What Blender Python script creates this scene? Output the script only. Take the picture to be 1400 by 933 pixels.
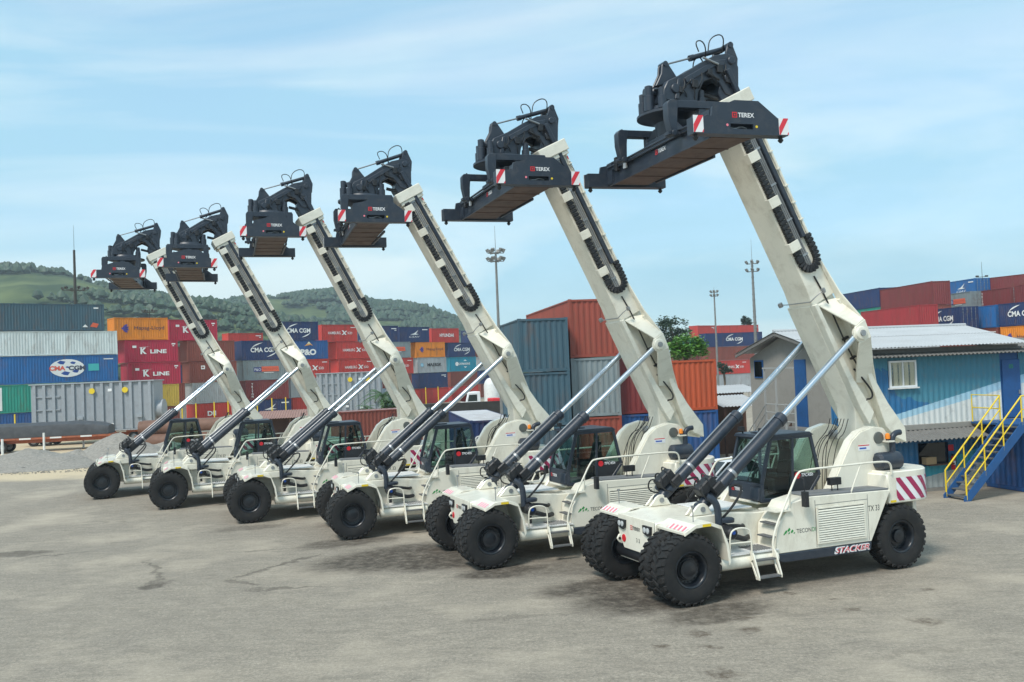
import bpy, bmesh, math, random
from mathutils import Vector, Matrix
R = math.radians
for o in list(bpy.data.objects): bpy.data.objects.remove(o)
scene = bpy.context.scene
COL = scene.collection

# ------------------------------------------------------------------ camera
F_PX, PITCH, ROLL, CAM_H = 1260.9, R(1.659), R(-2.347), 5.47
cam = bpy.data.cameras.new('camera'); camo = bpy.data.objects.new('camera', cam); COL.objects.link(camo)
cam.sensor_width = 36; cam.lens = F_PX / 1400 * 36; cam.clip_end = 6000; cam.clip_start = .1
_f = Vector((0, math.cos(PITCH), math.sin(PITCH))); _z = Vector((0, -math.sin(PITCH), math.cos(PITCH))); _x = Vector((1, 0, 0))
_r = math.cos(ROLL) * _x + math.sin(ROLL) * _z; _u = -math.sin(ROLL) * _x + math.cos(ROLL) * _z
camo.matrix_world = Matrix(((_r.x, _u.x, -_f.x, 0), (_r.y, _u.y, -_f.y, 0), (_r.z, _u.z, -_f.z, CAM_H), (0, 0, 0, 1)))
scene.camera = camo

def ray(u, v):
    a, b = (u - 700) / F_PX, -(v - 466.5) / F_PX
    return _f + a * _r + b * _u
def at(u, v, Y):            # point of the pixel's ray at world depth Y
    d = ray(u, v); return Vector((0, 0, CAM_H)) + d * (Y / d.y)
def onground(u, v, z=0):
    d = ray(u, v); return Vector((0, 0, CAM_H)) + d * ((z - CAM_H) / d.z)

# ------------------------------------------------------------------ sky and sun
SUN_EL, SUN_AZ = R(52), R(215)      # azimuth measured from +Y clockwise: sun behind the camera, to its left
world = bpy.data.worlds.new('World'); scene.world = world; world.use_nodes = True
wn, wl = world.node_tree.nodes, world.node_tree.links
bg = wn['Background']; bg.inputs[1].default_value = 0.135
sky = wn.new('ShaderNodeTexSky'); sky.sky_type = 'NISHITA'; sky.sun_disc = False
sky.sun_elevation = SUN_EL; sky.sun_rotation = SUN_AZ; sky.altitude = 0; sky.air_density = 1.0; sky.dust_density = .7; sky.ozone_density = 2.0
tc = wn.new('ShaderNodeTexCoord'); mp = wn.new('ShaderNodeMapping'); mp.inputs['Scale'].default_value = (1.0, 1.0, 3.6); mp.inputs['Location'].default_value = (.31, .7, .2)
nz = wn.new('ShaderNodeTexNoise'); nz.inputs['Scale'].default_value = 2.3; nz.inputs['Detail'].default_value = 9; nz.inputs['Roughness'].default_value = .52; nz.inputs['Distortion'].default_value = .5
cr = wn.new('ShaderNodeValToRGB'); cr.color_ramp.elements[0].position = .36; cr.color_ramp.elements[0].color = (.62, .62, .62, 1); cr.color_ramp.elements[1].position = .68; cr.color_ramp.elements[1].color = (.95, .95, .95, 1)
mx = wn.new('ShaderNodeMix'); mx.data_type = 'RGBA'; 
nz2 = wn.new('ShaderNodeTexNoise'); nz2.inputs['Scale'].default_value = 1.5; nz2.inputs['Detail'].default_value = 10; nz2.inputs['Roughness'].default_value = .55; nz2.inputs['Distortion'].default_value = .8
mp2 = wn.new('ShaderNodeMapping'); mp2.inputs['Scale'].default_value = (1.0, 1.0, 5.5); mp2.inputs['Rotation'].default_value = (.06, .05, .4); mp2.inputs['Location'].default_value = (1.3, .2, .55)
cr2 = wn.new('ShaderNodeValToRGB'); e2 = cr2.color_ramp.elements; e2[0].position = .40; e2[0].color = (2.0, 3.5, 4.25, 1); e2[1].position = .64; e2[1].color = (3.9, 4.7, 4.8, 1)
wl.new(tc.outputs['Generated'], mp2.inputs['Vector']); wl.new(mp2.outputs[0], nz2.inputs['Vector']); wl.new(nz2.outputs['Fac'], cr2.inputs[0]); wl.new(cr2.outputs[0], mx.inputs[7])
wl.new(tc.outputs['Generated'], mp.inputs['Vector']); wl.new(mp.outputs[0], nz.inputs['Vector']); wl.new(nz.outputs['Fac'], cr.inputs[0])
wl.new(cr.outputs[0], mx.inputs[0]); wl.new(sky.outputs[0], mx.inputs[6]); wl.new(mx.outputs[2], bg.inputs[0])
sun = bpy.data.lights.new('sun', 'SUN'); sun.energy = 2.0; sun.angle = R(14); sun.color = (1, .95, .87)
suno = bpy.data.objects.new('sun', sun); COL.objects.link(suno)
_sd = Vector((math.sin(SUN_AZ) * math.cos(SUN_EL), math.cos(SUN_AZ) * math.cos(SUN_EL), math.sin(SUN_EL)))
suno.rotation_euler = _sd.to_track_quat('Z', 'Y').to_euler(); suno.location = (0, 0, 60)
vs = scene.view_settings; vs.view_transform = 'Standard'; vs.look = 'None'; vs.gamma = 1; vs.use_curve_mapping = False; vs.exposure = 0.72
scene.render.engine = 'CYCLES'

# ------------------------------------------------------------------ materials
MATS = {}
def material(name, col, rough=.5, metal=0, var=.0, scale=2.0, dirt=None, dirt_amt=0, dirt_scale=3, bump=0, bump_scale=30, objcol=False, spec=.5, coat=0, stretch=(1, 1, 1)):
    m = bpy.data.materials.new(name); m.use_nodes = True; n, l = m.node_tree.nodes, m.node_tree.links
    b = n['Principled BSDF']; b.inputs['Roughness'].default_value = rough; b.inputs['Metallic'].default_value = metal
    b.inputs['Specular IOR Level'].default_value = spec
    if coat: b.inputs['Coat Weight'].default_value = coat; b.inputs['Coat Roughness'].default_value = .15
    t = n.new('ShaderNodeTexCoord'); oi = n.new('ShaderNodeObjectInfo')
    ad = n.new('ShaderNodeVectorMath'); ad.operation = 'MULTIPLY_ADD'; ad.inputs[1].default_value = stretch
    sc = n.new('ShaderNodeVectorMath'); sc.operation = 'SCALE'; sc.inputs[0].default_value = (37, 19, 53)
    l.new(oi.outputs['Random'], sc.inputs['Scale']); l.new(t.outputs['Object'], ad.inputs[0]); l.new(sc.outputs[0], ad.inputs[2])
    if objcol: src = oi.outputs['Color']
    else:
        rgb = n.new('ShaderNodeRGB'); rgb.outputs[0].default_value = (*col, 1); src = rgb.outputs[0]
    if var:
        nn = n.new('ShaderNodeTexNoise'); nn.inputs['Scale'].default_value = scale; nn.inputs['Detail'].default_value = 6; nn.inputs['Roughness'].default_value = .6
        mr = n.new('ShaderNodeMapRange'); mr.inputs[1].default_value = .25; mr.inputs[2].default_value = .75; mr.inputs[3].default_value = 1 - var; mr.inputs[4].default_value = 1 + var
        mm = n.new('ShaderNodeVectorMath'); mm.operation = 'SCALE'
        l.new(ad.outputs[0], nn.inputs['Vector']); l.new(nn.outputs['Fac'], mr.inputs[0]); l.new(src, mm.inputs[0]); l.new(mr.outputs[0], mm.inputs['Scale']); src = mm.outputs[0]
    if dirt:
        dn = n.new('ShaderNodeTexNoise'); dn.inputs['Scale'].default_value = dirt_scale; dn.inputs['Detail'].default_value = 9; dn.inputs['Roughness'].default_value = .68; dn.inputs['Distortion'].default_value = .4
        dr = n.new('ShaderNodeMapRange'); dr.inputs[1].default_value = .5; dr.inputs[2].default_value = .76; dr.inputs[3].default_value = 0; dr.inputs[4].default_value = dirt_amt
        mi = n.new('ShaderNodeMix'); mi.data_type = 'RGBA'; mi.inputs[7].default_value = (*dirt, 1)
        l.new(ad.outputs[0], dn.inputs['Vector']); l.new(dn.outputs['Fac'], dr.inputs[0]); l.new(dr.outputs[0], mi.inputs[0]); l.new(src, mi.inputs[6]); src = mi.outputs[2]
        rr = n.new('ShaderNodeMapRange'); rr.inputs[3].default_value = rough; rr.inputs[4].default_value = min(1, rough + .35); l.new(dr.outputs[0], rr.inputs[0]); l.new(rr.outputs[0], b.inputs['Roughness'])
    l.new(src, b.inputs['Base Color'])
    if bump:
        bn = n.new('ShaderNodeTexNoise'); bn.inputs['Scale'].default_value = bump_scale; bn.inputs['Detail'].default_value = 5
        bp = n.new('ShaderNodeBump'); bp.inputs['Strength'].default_value = bump; bp.inputs['Distance'].default_value = .02
        l.new(ad.outputs[0], bn.inputs['Vector']); l.new(bn.outputs['Fac'], bp.inputs['Height']); l.new(bp.outputs[0], b.inputs['Normal'])
    MATS[name] = m; return m
material('cream', (.80, .765, .65), .3, var=.05, scale=1.5, dirt=(.34, .28, .19), dirt_amt=.42, dirt_scale=2.6, coat=.3, stretch=(1, 1, .45))
material('slate', (.022, .031, .047), .40, var=.12, scale=3, dirt=(.10, .095, .09), dirt_amt=.4, dirt_scale=4)
material('blackmetal', (.012, .013, .016), .5, var=.2, dirt=(.06, .055, .05), dirt_amt=.5, dirt_scale=6)
material('rubber', (.0105, .0105, .011), .78, var=.3, scale=5, dirt=(.055, .045, .035), dirt_amt=.5, dirt_scale=5, bump=.3, bump_scale=40)
material('rimblack', (.008, .011, .016), .3, var=.2, dirt=(.09, .08, .07), dirt_amt=.4, dirt_scale=7)
material('chrome', (.60, .66, .72), .34, metal=1, var=.04)
material('pivotgrey', (.13, .14, .13), .35, metal=.3); material('steel', (.35, .36, .37), .4, metal=.7, var=.15, dirt=(.16, .13, .1), dirt_amt=.4)
material('tread', (.11, .115, .12), .65, var=.15, dirt=(.25, .23, .2), dirt_amt=.5, bump=.3)
material('deckgrey', (.16, .17, .18), .7, var=.15, dirt=(.3, .27, .23), dirt_amt=.5)
material('brownsteel', (.105, .062, .045), .6, var=.3, scale=1.5, dirt=(.07, .05, .04), dirt_amt=.7, dirt_scale=2)
material('red', (.62, .02, .03), .4); material('hazred', (.68, .03, .05), .45, dirt=(.4, .2, .18), dirt_amt=.3); material('magenta', (.36, .02, .09), .45)
material('pink', (.85, .22, .27), .5); material('white', (.8, .8, .8), .4, var=.04); material('offwhite', (.72, .72, .7), .5, var=.05, dirt=(.35, .33, .3), dirt_amt=.4)
material('ink', (.02, .022, .026), .5); material('green', (.02, .28, .06), .5); material('yellow', (.78, .56, .02), .45, var=.05, dirt=(.25, .16, .05), dirt_amt=.3)
material('amber', (.85, .25, .02), .3); material('lampglass', (.5, .52, .52), .12); material('bluecap', (.02, .1, .45), .3)
material('seat', (.02, .02, .022), .7); material('hose', (.01, .01, .011), .5)
material('paint', (1, 1, 1), .55, objcol=True, var=.16, scale=1.0, dirt=(.15, .08, .05), dirt_amt=.6, dirt_scale=1.7, stretch=(1, 1, .28))
material('paintdoor', (1, 1, 1), .55, objcol=True, var=.1, scale=1.2, dirt=(.16, .085, .05), dirt_amt=.6, dirt_scale=2)
material('letter', (1, 1, 1), .5, objcol=True, var=.06)
material('containertop', (.2, .2, .2), .8, objcol=True, var=.2, scale=.8, dirt=(.22, .2, .18), dirt_amt=.75, dirt_scale=.8)
def glassmat(name, tint, dens=.75):
    m = bpy.data.materials.new(name); m.use_nodes = True; n, l = m.node_tree.nodes, m.node_tree.links
    n.remove(n['Principled BSDF']); o = n['Material Output']
    tr = n.new('ShaderNodeBsdfTransparent'); tr.inputs[0].default_value = (*tint, 1)
    gl = n.new('ShaderNodeBsdfGlossy'); gl.inputs['Roughness'].default_value = .03; gl.inputs[0].default_value = (1, 1, 1, 1)
    lw = n.new('ShaderNodeLayerWeight'); lw.inputs[0].default_value = .5; pw = n.new('ShaderNodeMath'); pw.operation = 'POWER'; pw.inputs[1].default_value = 4; fr = n.new('ShaderNodeMapRange'); fr.inputs[3].default_value = .05; fr.inputs[4].default_value = .9; mi = n.new('ShaderNodeMixShader')
    l.new(lw.outputs['Facing'], pw.inputs[0]); l.new(pw.outputs[0], fr.inputs[0]); l.new(fr.outputs[0], mi.inputs[0]); l.new(tr.outputs[0], mi.inputs[1]); l.new(gl.outputs[0], mi.inputs[2]); l.new(mi.outputs[0], o.inputs[0])
    MATS[name] = m
glassmat('glass', (.52, .68, .63)); glassmat('darkglass', (.12, .17, .17)); glassmat('clearglass', (.88, .9, .88))

# ------------------------------------------------------------------ mesh helpers
class MB:
    def __init__(s): s.v = []; s.f = []; s.m = []; s.mats = []
    def mi(s, mat):
        if mat not in s.mats: s.mats.append(mat)
        return s.mats.index(mat)
    def add(s, vs, fs, mat=None):
        k = len(s.v); s.v += [tuple(v) for v in vs]; s.f += [tuple(i + k for i in f) for f in fs]; s.m += [s.mi(mat)] * len(fs); return s
    def poly(s, pts, mat=None): return s.add(pts, [tuple(range(len(pts)))], mat)
    def box(s, c, d, M=None, mat=None):
        x, y, z = d[0] / 2, d[1] / 2, d[2] / 2
        vs = [Vector((i * x, j * y, k * z)) for i in (-1, 1) for j in (-1, 1) for k in (-1, 1)]
        if M is not None: vs = [M @ v for v in vs]
        vs = [v + Vector(c) for v in vs]
        return s.add(vs, [(0, 1, 3, 2), (4, 6, 7, 5), (0, 4, 5, 1), (2, 3, 7, 6), (0, 2, 6, 4), (1, 5, 7, 3)], mat)
    def bb(s, a, b, mat=None): return s.box([(a[i] + b[i]) / 2 for i in range(3)], [abs(a[i] - b[i]) for i in range(3)], None, mat)
    def prism(s, pts, y0, y1, mat=None, ax='y', taper=None):
        # polygon in (x,z) extruded along y (ax='y'), (y,z) along x, (x,y) along z
        def P(p, d): return {'y': (p[0], d, p[1]), 'x': (d, p[0], p[1]), 'z': (p[0], p[1], d)}[ax]
        n = len(pts); p2 = taper or pts
        return s.add([P(p, y0) for p in pts] + [P(p, y1) for p in p2], [tuple(range(n)), tuple(range(2 * n - 1, n - 1, -1))] + [(i, i + n, (i + 1) % n + n, (i + 1) % n) for i in range(n)], mat)
    def tube(s, a, b, r, r2=None, n=10, caps=True, mat=None):
        a, b = Vector(a), Vector(b); d = b - a
        if d.length < 1e-6: return s
        r2 = r if r2 is None else r2
        q = d.to_track_quat('Z', 'Y').to_matrix(); vs = []
        for c, rr in ((a, r), (b, r2)):
            vs += [c + q @ Vector((rr * math.cos(2 * math.pi * i / n), rr * math.sin(2 * math.pi * i / n), 0)) for i in range(n)]
        fs = [(i, (i + 1) % n, (i + 1) % n + n, i + n) for i in range(n)]
        if caps: fs += [tuple(range(n - 1, -1, -1)), tuple(range(n, 2 * n))]
        return s.add(vs, fs, mat)
    def path(s, pts, r, n=8, mat=None, smooth=0):
        pts = [Vector(p) for p in pts]
        for _ in range(smooth):
            q = [pts[0]]
            for a, b in zip(pts, pts[1:]): q += [a * .75 + b * .25, a * .25 + b * .75]
            pts = q + [pts[-1]]
        up = None; vs = []
        for i, p in enumerate(pts):
            t = (pts[min(i + 1, len(pts) - 1)] - pts[max(i - 1, 0)]).normalized()
            if up is None: up = t.orthogonal().normalized()
            up = (up - t * up.dot(t)).normalized(); w = t.cross(up)
            vs += [p + (up * math.cos(2 * math.pi * k / n) + w * math.sin(2 * math.pi * k / n)) * r for k in range(n)]
        m = len(pts)
        fs = [(i * n + k, i * n + (k + 1) % n, (i + 1) * n + (k + 1) % n, (i + 1) * n + k) for i in range(m - 1) for k in range(n)]
        fs += [tuple(range(n - 1, -1, -1)), tuple(range((m - 1) * n, m * n))]
        return s.add(vs, fs, mat)
    def lathe(s, prof, n=32, axis='y', c=(0, 0, 0), mat=None, closed=False, caps=(1, 1)):
        vs = []; c = Vector(c)
        for r, h in prof:
            for i in range(n):
                a = 2 * math.pi * i / n; x, y = r * math.cos(a), r * math.sin(a)
                vs.append(c + Vector({'y': (x, h, y), 'z': (x, y, h), 'x': (h, x, y)}[axis]))
        m = len(prof); fs = []
        for j in range(m - 1 + (1 if closed else 0)):
            for i in range(n): fs.append((j * n + i, j * n + (i + 1) % n, ((j + 1) % m) * n + (i + 1) % n, ((j + 1) % m) * n + i))
        if not closed and caps[0]: fs.append(tuple(range(n - 1, -1, -1)))
        if not closed and caps[1]: fs.append(tuple(range((m - 1) * n, m * n)))
        return s.add(vs, fs, mat)
    def mesh(s, name, mat='cream', bevel=0, smooth=True, seg=1):
        me = bpy.data.meshes.new(name); me.from_pydata(s.v, [], s.f)
        mats = [x or mat for x in (s.mats or [None])]
        for x in mats: me.materials.append(MATS[x])
        for p, i in zip(me.polygons, s.m): p.material_index = i
        bm = bmesh.new(); bm.from_mesh(me); bmesh.ops.recalc_face_normals(bm, faces=bm.faces)
        if bevel:
            es = [e for e in bm.edges if len(e.link_faces) == 2 and e.calc_face_angle(0) > R(30)]
            bmesh.ops.bevel(bm, geom=es, offset=bevel, segments=seg, affect='EDGES', clamp_overlap=True)
        bm.to_mesh(me); bm.free()
        if smooth:
            for p in me.polygons: p.use_smooth = True
            me.set_sharp_from_angle(angle=R(35))
        return me
    def build(s, name, mat='cream', parent=None, **k): return put(name, s.mesh(name, mat, **k), parent)
def put(name, me, parent=None, loc=None, rot=None):
    o = bpy.data.objects.new(name, me); COL.objects.link(o)
    if parent is not None: o.parent = parent
    if loc is not None: o.location = loc
    if rot is not None: o.rotation_euler = rot
    return o
def empty(name, loc=(0, 0, 0), rz=0):
    o = bpy.data.objects.new(name, None); o.empty_display_size = .3; COL.objects.link(o); o.location = loc; o.rotation_euler = (0, 0, rz); return o
def tag(o, label, cat, group=None, kind=None):
    o['label'] = label; o['category'] = cat
    if group: o['group'] = group
    if kind: o['kind'] = kind
    return o
def structure(o, label=None):
    o['kind'] = 'structure'
    if label: o['label'] = label
    return o
def copy_tree(o, parent=None):
    c = o.copy(); COL.objects.link(c); c.parent = parent
    for ch in o.children: copy_tree(ch, c)
    return c

_txt = {}
def text_mesh(s, bold=.0, shear=0, spacing=1.0):
    k = (s, bold, shear, spacing)
    if k not in _txt:
        cu = bpy.data.curves.new('lettering', 'FONT'); cu.body = s; cu.size = 1; cu.align_x = 'CENTER'; cu.align_y = 'CENTER'; cu.offset = bold; cu.shear = shear; cu.space_character = spacing; cu.resolution_u = 3; cu.fill_mode = 'FRONT'
        to = bpy.data.objects.new('lettering', cu); COL.objects.link(to); bpy.context.view_layer.update()
        me = bpy.data.meshes.new_from_object(to.evaluated_get(bpy.context.evaluated_depsgraph_get()))
        bpy.data.objects.remove(to); bpy.data.curves.remove(cu)
        xs = [v.co.x for v in me.vertices]; ys = [v.co.y for v in me.vertices]
        cx, cy = (min(xs) + max(xs)) / 2, (min(ys) + max(ys)) / 2
        for v in me.vertices: v.co.x -= cx; v.co.y -= cy
        _txt[k] = (me, max(xs) - min(xs), max(ys) - min(ys))
    return _txt[k]
_matcopy = {}
def text(s, parent, pos, right, up, w=None, h=None, mat='ink', color=None, name='lettering', **k):
    me, tw, th = text_mesh(s, **k)
    key = (me.name, mat)
    if key not in _matcopy:
        m2 = me.copy(); m2.name = 'lettering'; m2.materials.clear(); m2.materials.append(MATS[mat]); _matcopy[key] = m2
    o = put(name, _matcopy[key], parent)
    sx = (w / tw) if w else None; sy = (h / th) if h else None
    sx = sx or sy; sy = sy or sx
    right, up = Vector(right).normalized(), Vector(up).normalized(); nn = right.cross(up)
    M = Matrix(((right.x * sx, up.x * sy, nn.x, pos[0]), (right.y * sx, up.y * sy, nn.y, pos[1]), (right.z * sx, up.z * sy, nn.z, pos[2]), (0, 0, 0, 1)))
    o.matrix_basis = M
    if color: o.color = (*color, 1)
    return o
def clip(poly, w, h):
    def cut(p, fn):
        out = []
        for a, b in zip(p, p[1:] + p[:1]):
            da, db = fn(a), fn(b)
            if da >= 0: out.append(a)
            if (da >= 0) != (db >= 0):
                t = da / (da - db); out.append((a[0] + (b[0] - a[0]) * t, a[1] + (b[1] - a[1]) * t))
        return out
    for fn in (lambda p: p[0], lambda p: w - p[0], lambda p: p[1], lambda p: h - p[1]):
        if poly: poly = cut(poly, fn)
    return poly
def stripes(w, h, width, period, slope, start=0):
    out = []; x = start - period * 6
    while x < w + period * 6:
        p = clip([(x, 0), (x + width, 0), (x + width + slope * h, h), (x + slope * h, h)], w, h)
        if len(p) > 2: out.append(p)
        x += period
    return out

def plate(mb, pts, th, mat=None):
    pts = [Vector(p) for p in pts]; n = Vector((0, 0, 0))
    for a, b, c in zip(pts, pts[1:] + pts[:1], pts[2:] + pts[:2]): n += (b - a).cross(c - b)
    n = n.normalized() * th / 2; k = len(pts)
    return mb.add([p + n for p in pts] + [p - n for p in pts], [tuple(range(k)), tuple(range(2 * k - 1, k - 1, -1))] + [(i, i + k, (i + 1) % k + k, (i + 1) % k) for i in range(k)], mat)
def sheet(mb, poly, y0, y1, th, mat=None):
    for a, b in zip(poly, poly[1:]):
        a, b = Vector((a[0], a[1])), Vector((b[0], b[1])); d = (b - a).normalized(); n = Vector((-d.y, d.x)) * th
        mb.prism([(a.x, a.y), (b.x, b.y), (b.x + n.x, b.y + n.y), (a.x + n.x, a.y + n.y)], y0, y1, mat)

# ------------------------------------------------------------------ reach stacker (x forward, y to its left, z up; origin under the front axle)
WB, RT = 6.47, .808
PVX, PVZ, BA = -6.389, 3.277, R(63.0)
PIN_S, PIN_T = 2.611, .858
CBX, CBY, CBZ = -.965, .92, 1.949
def boomst(x, z):
    dx, dz = x - PVX, z - PVZ
    return dx * math.cos(BA) + dz * math.sin(BA), -dx * math.sin(BA) + dz * math.cos(BA)

def wheel_meshes():
    t = MB(); w = .235
    prof = [(.40, -.17), (.43, -.215), (.52, -.238), (.62, -.242), (.70, -.232), (.745, -.21), (.765, -.17), (.772, 0), (.765, .17), (.745, .21), (.70, .232), (.62, .242), (.52, .238), (.43, .215), (.40, .17)]
    t.lathe(prof, 48, 'y', closed=True)
    n = 26
    for sgn in (-1, 1):
        for i in range(n):
            a = 2 * math.pi * (i + (.5 if sgn > 0 else 0)) / n
            def P(r, da, h):
                return Vector((r * math.cos(a + da), h * sgn, r * math.sin(a + da)))
            # bar lug from centre line to shoulder, swept, wrapping down the sidewall
            k0, k1, sw = .052, .082, .10
            vs = [P(.76, -k0, .0), P(.76, k0, .0), P(.76, k1 + sw, .205), P(.76, -k1 + sw, .205),
                  P(RT, -k0 * .8, .012), P(RT, k0 * .8, .012), P(RT - .008, k1 * .85 + sw, .205), P(RT - .008, -k1 * .85 + sw, .205),
                  P(.71, -k1 * .8 + sw, .22), P(.71, k1 * .8 + sw, .22), P(.735, k1 * .6 + sw, .243), P(.735, -k1 * .6 + sw, .243)]
            t.add(vs, [(4, 5, 6, 7), (0, 1, 5, 4), (1, 2, 6, 5), (0, 4, 7, 3), (7, 6, 10, 11), (3, 7, 11, 8), (2, 9, 10, 6), (8, 11, 10, 9), (0, 3, 2, 1), (3, 8, 9, 2)])
    tyre = t.mesh('wheel', 'rubber')
    r = MB()
    r.lathe([(.415, .195), (.40, .205), (.37, .19), (.355, .17), (.345, .06), (.325, .0), (.26, -.01), (.245, .04), (.17, .045), (.16, .11), (.10, .12), (.06, .122)], 36, 'y', caps=(0, 1))
    r.lathe([(.41, -.19), (.38, -.19), (.36, -.05), (.30, -.04), (.12, -.03)], 24, 'y', caps=(0, 1))
    r.lathe([(.418, -.19), (.418, .19)], 36, 'y', caps=(0, 0))
    for i in range(20):
        a = 2 * math.pi * i / 20
        r.tube((.295 * math.cos(a), -.01, .295 * math.sin(a)), (.295 * math.cos(a), .035, .295 * math.sin(a)), .013, n=6)
    return tyre, r.mesh('rim', 'rimblack')
TYRE, RIM = wheel_meshes()
def wheel(root, x, y, flip):
    o = put('wheel', TYRE, root, (x, y, RT)); o.rotation_euler = (0, random.uniform(0, 6), math.pi if flip else 0)
    put('rim', RIM, o); return o

def terex(parent, pos, right, up, h, dark='white'):
    right, up = Vector(right).normalized(), Vector(up).normalized(); p = Vector(pos)
    m = MB()
    def q(cx, cy, a, mat, off):
        c = p + right * cx + up * cy + right.cross(up) * off
        m.poly([c - right * a - up * a, c + right * a - up * a, c + right * a + up * a, c - right * a + up * a], mat)
    cx = -h * 2.15
    q(cx, 0, h * .62, 'red', 0); q(cx, 0, h * .40, 'ink' if dark == 'white' else 'cream', .002); q(cx, 0, h * .2, 'red', .004)
    m.build('logo_mark', 'red', parent, smooth=False)
    text('TEREX', parent, p + right * h * .75, right, up, h=h, mat=dark, bold=.02)

def build_machine():
    root = empty('reach_stacker')
    # ---- chassis frame
    m = MB()
    m.prism([(.22, 1.02), (.22, 1.70), (-.45, 1.80), (-1.5, 1.80), (-2.55, 1.70), (-4.6, 1.70), (-7.1, 1.62), (-7.1, .80), (-5.2, .60), (-1.2, .60), (-.5, .72)], -.86, .86)
    m.prism([(-.60, 1.81), (-.80, 2.03), (-.90, 2.09), (-1.03, 2.09), (-1.12, 2.02), (-1.25, 1.81)], .80, .86); m.prism([(-.60, 1.81), (-.80, 2.03), (-.90, 2.09), (-1.03, 2.09), (-1.12, 2.02), (-1.25, 1.81)], 1.0, 1.06)
    m.prism([(-.60, 1.81), (-.80, 2.03), (-.90, 2.09), (-1.03, 2.09), (-1.12, 2.02), (-1.25, 1.81)], -.86, -.80); m.prism([(-.60, 1.81), (-.80, 2.03), (-.90, 2.09), (-1.03, 2.09), (-1.12, 2.02), (-1.25, 1.81)], -1.06, -1.0)
    m.bb((-1.4, .865, 1.55), (-.35, 1.08, 1.8)); m.bb((-1.4, -1.08, 1.55), (-.35, -.865, 1.8))
    m.bb((.15, -1.05, .62), (-.35, 1.05, 1.0))            # axle housing
    m.build('chassis', 'cream', root, bevel=.02)
    for s in (1, -1): MB().tube((CBX, .78 * s, CBZ), (CBX, 1.08 * s, CBZ), .065, n=14).build('cylinder_pin', 'steel', root)
    m = MB(); m.tube((0, -1.9, RT), (0, 1.9, RT), .22, n=16); m.build('axle', 'blackmetal', root); m = MB(); m.tube((-WB, -1.3, RT), (-WB, 1.3, RT), .16, n=12); m.bb((-WB - .3, -.6, .55), (-WB + .3, .6, 1.05))
    m.build('axle', 'blackmetal', root)
    m = MB(); m.bb((-1.35, -.72, 1.803), (-2.6, .72, 1.83)); m.bb((-1.5, -.6, 1.83), (-2.2, -.1, 1.85)); m.build('deck_plate', 'offwhite', root, bevel=.008)
    # ---- nose plate
    m = MB(); m.prism([(-.86, 1.30), (-.86, 1.74), (.86, 1.74), (.86, 1.18), (.52, .92), (-.60, .92)], .225, .275, ax='x')
    m.prism([(.22, .98), (.30, 1.02), (.36, 1.12), (.30, 1.22), (.22, 1.24)], -.84, -.79); m.prism([(.22, .98), (.30, 1.02), (.36, 1.12), (.30, 1.22), (.22, 1.24)], .79, .84)
    nose = m.build('nose_plate', 'cream', root, bevel=.012)
    [MB().tube((.29, y, 1.12), (.29, y + .07, 1.12), .035, n=12).build('tow_eye', 'ink', nose) for y in (-.85, .78)]
    for y in (-.62, .62):
        m = MB(); m.prism([(y - .19, 1.62), (y + .19, 1.62), (y + .17, 1.44), (y + .05, 1.38), (y - .17, 1.44)], .277, .33, ax='x', mat='blackmetal')
        for dy in (-.075, .075): m.lathe([(.068, .333), (.066, .345), (.03, .352)], 14, 'x', (0, y + dy, 1.52), mat='lampglass')
        m.build('headlight', 'blackmetal', nose)
    m = MB(); m.lathe([(.095, .279), (.09, .292)], 18, 'x', (0, -.58, 1.16)); m.build('reflector', 'red', nose)
    terex(nose, (.283, .0, 1.47), (0, 1, 0), (0, 0, 1), .085, 'ink')
    text('33', nose, (.283, .12, 1.2), (0, 1, 0), (0, 0, 1), h=.1, mat='ink', spacing=1.6)
    # ---- front fenders
    prof = [(.17, 1.66), (-.13, 1.81), (-.52, 1.83), (-.80, 1.72), (-.97, 1.30), (-1.02, .90)]
    for s in (1, -1):
        m = MB(); y0, y1 = (.875, 2.03) if s > 0 else (-2.03, -.875)
        sheet(m, prof, y0, y1, .035); ye = 2.035 * s
        for a, b in zip(prof, prof[1:]):
            plate(m, [(a[0], ye, a[1]), (b[0], ye, b[1]), (b[0] + (.05 if b[1] < 1.5 else 0), ye, b[1] - .085), (a[0] + (.05 if a[1] < 1.5 else 0), ye, a[1] - .085)], .03)
        plate(m, [(.175, y0, 1.66), (.175, y1, 1.66), (.172, y1, 1.60), (.172, y0, 1.60)], .03)
        m.bb((-.95, .88 * s, .95), (-1.0, 1.4 * s, 1.3)); m.bb((.13, .88 * s, 1.35), (-.9, .91 * s, 1.7))
        fe = m.build('front_fender', 'cream', root, bevel=.006)
        # reflective strip on the sloping front plate
        r = MB(); O = Vector((.155, (2.0 if s > 0 else -1.27), 1.675)); U = Vector((0, -1, 0)); V = Vector((-.3, 0, .15)).normalized(); N = Vector((.15, 0, .3)).normalized()
        w, h = .75, .17; T = lambda p, o: O + U * p[0] + V * p[1] + N * o
        r.poly([T(p, .004) for p in ((0, 0), (w, 0), (w, h), (0, h))], 'white')
        for st in stripes(w, h, .085, .17, .25, .04): r.poly([T(p, .007) for p in st], 'pink')
        r.build('reflective_strip', 'pink', fe, smooth=False)
        r = MB(); r.bb((-.30, ye + .017 * s, 1.74), (-.52, ye + .021 * s, 1.80)); r.build('warning_label', 'yellow', fe)
        r = MB(); r.path([(-.25, 1.75 * s, 1.82), (-.25, 1.75 * s, 2.16)], .012); r.bb((-.28, 1.72 * s, 2.14), (-.22, 1.78 * s, 2.19)); r.build('marker_post', 'steel', fe)
    # ---- wheels
    for s in (1, -1):
        wheel(root, 0, 1.79 * s, s < 0); wheel(root, 0, 1.22 * s, s > 0); wheel(root, -WB, 1.37 * s, s < 0)
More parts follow.
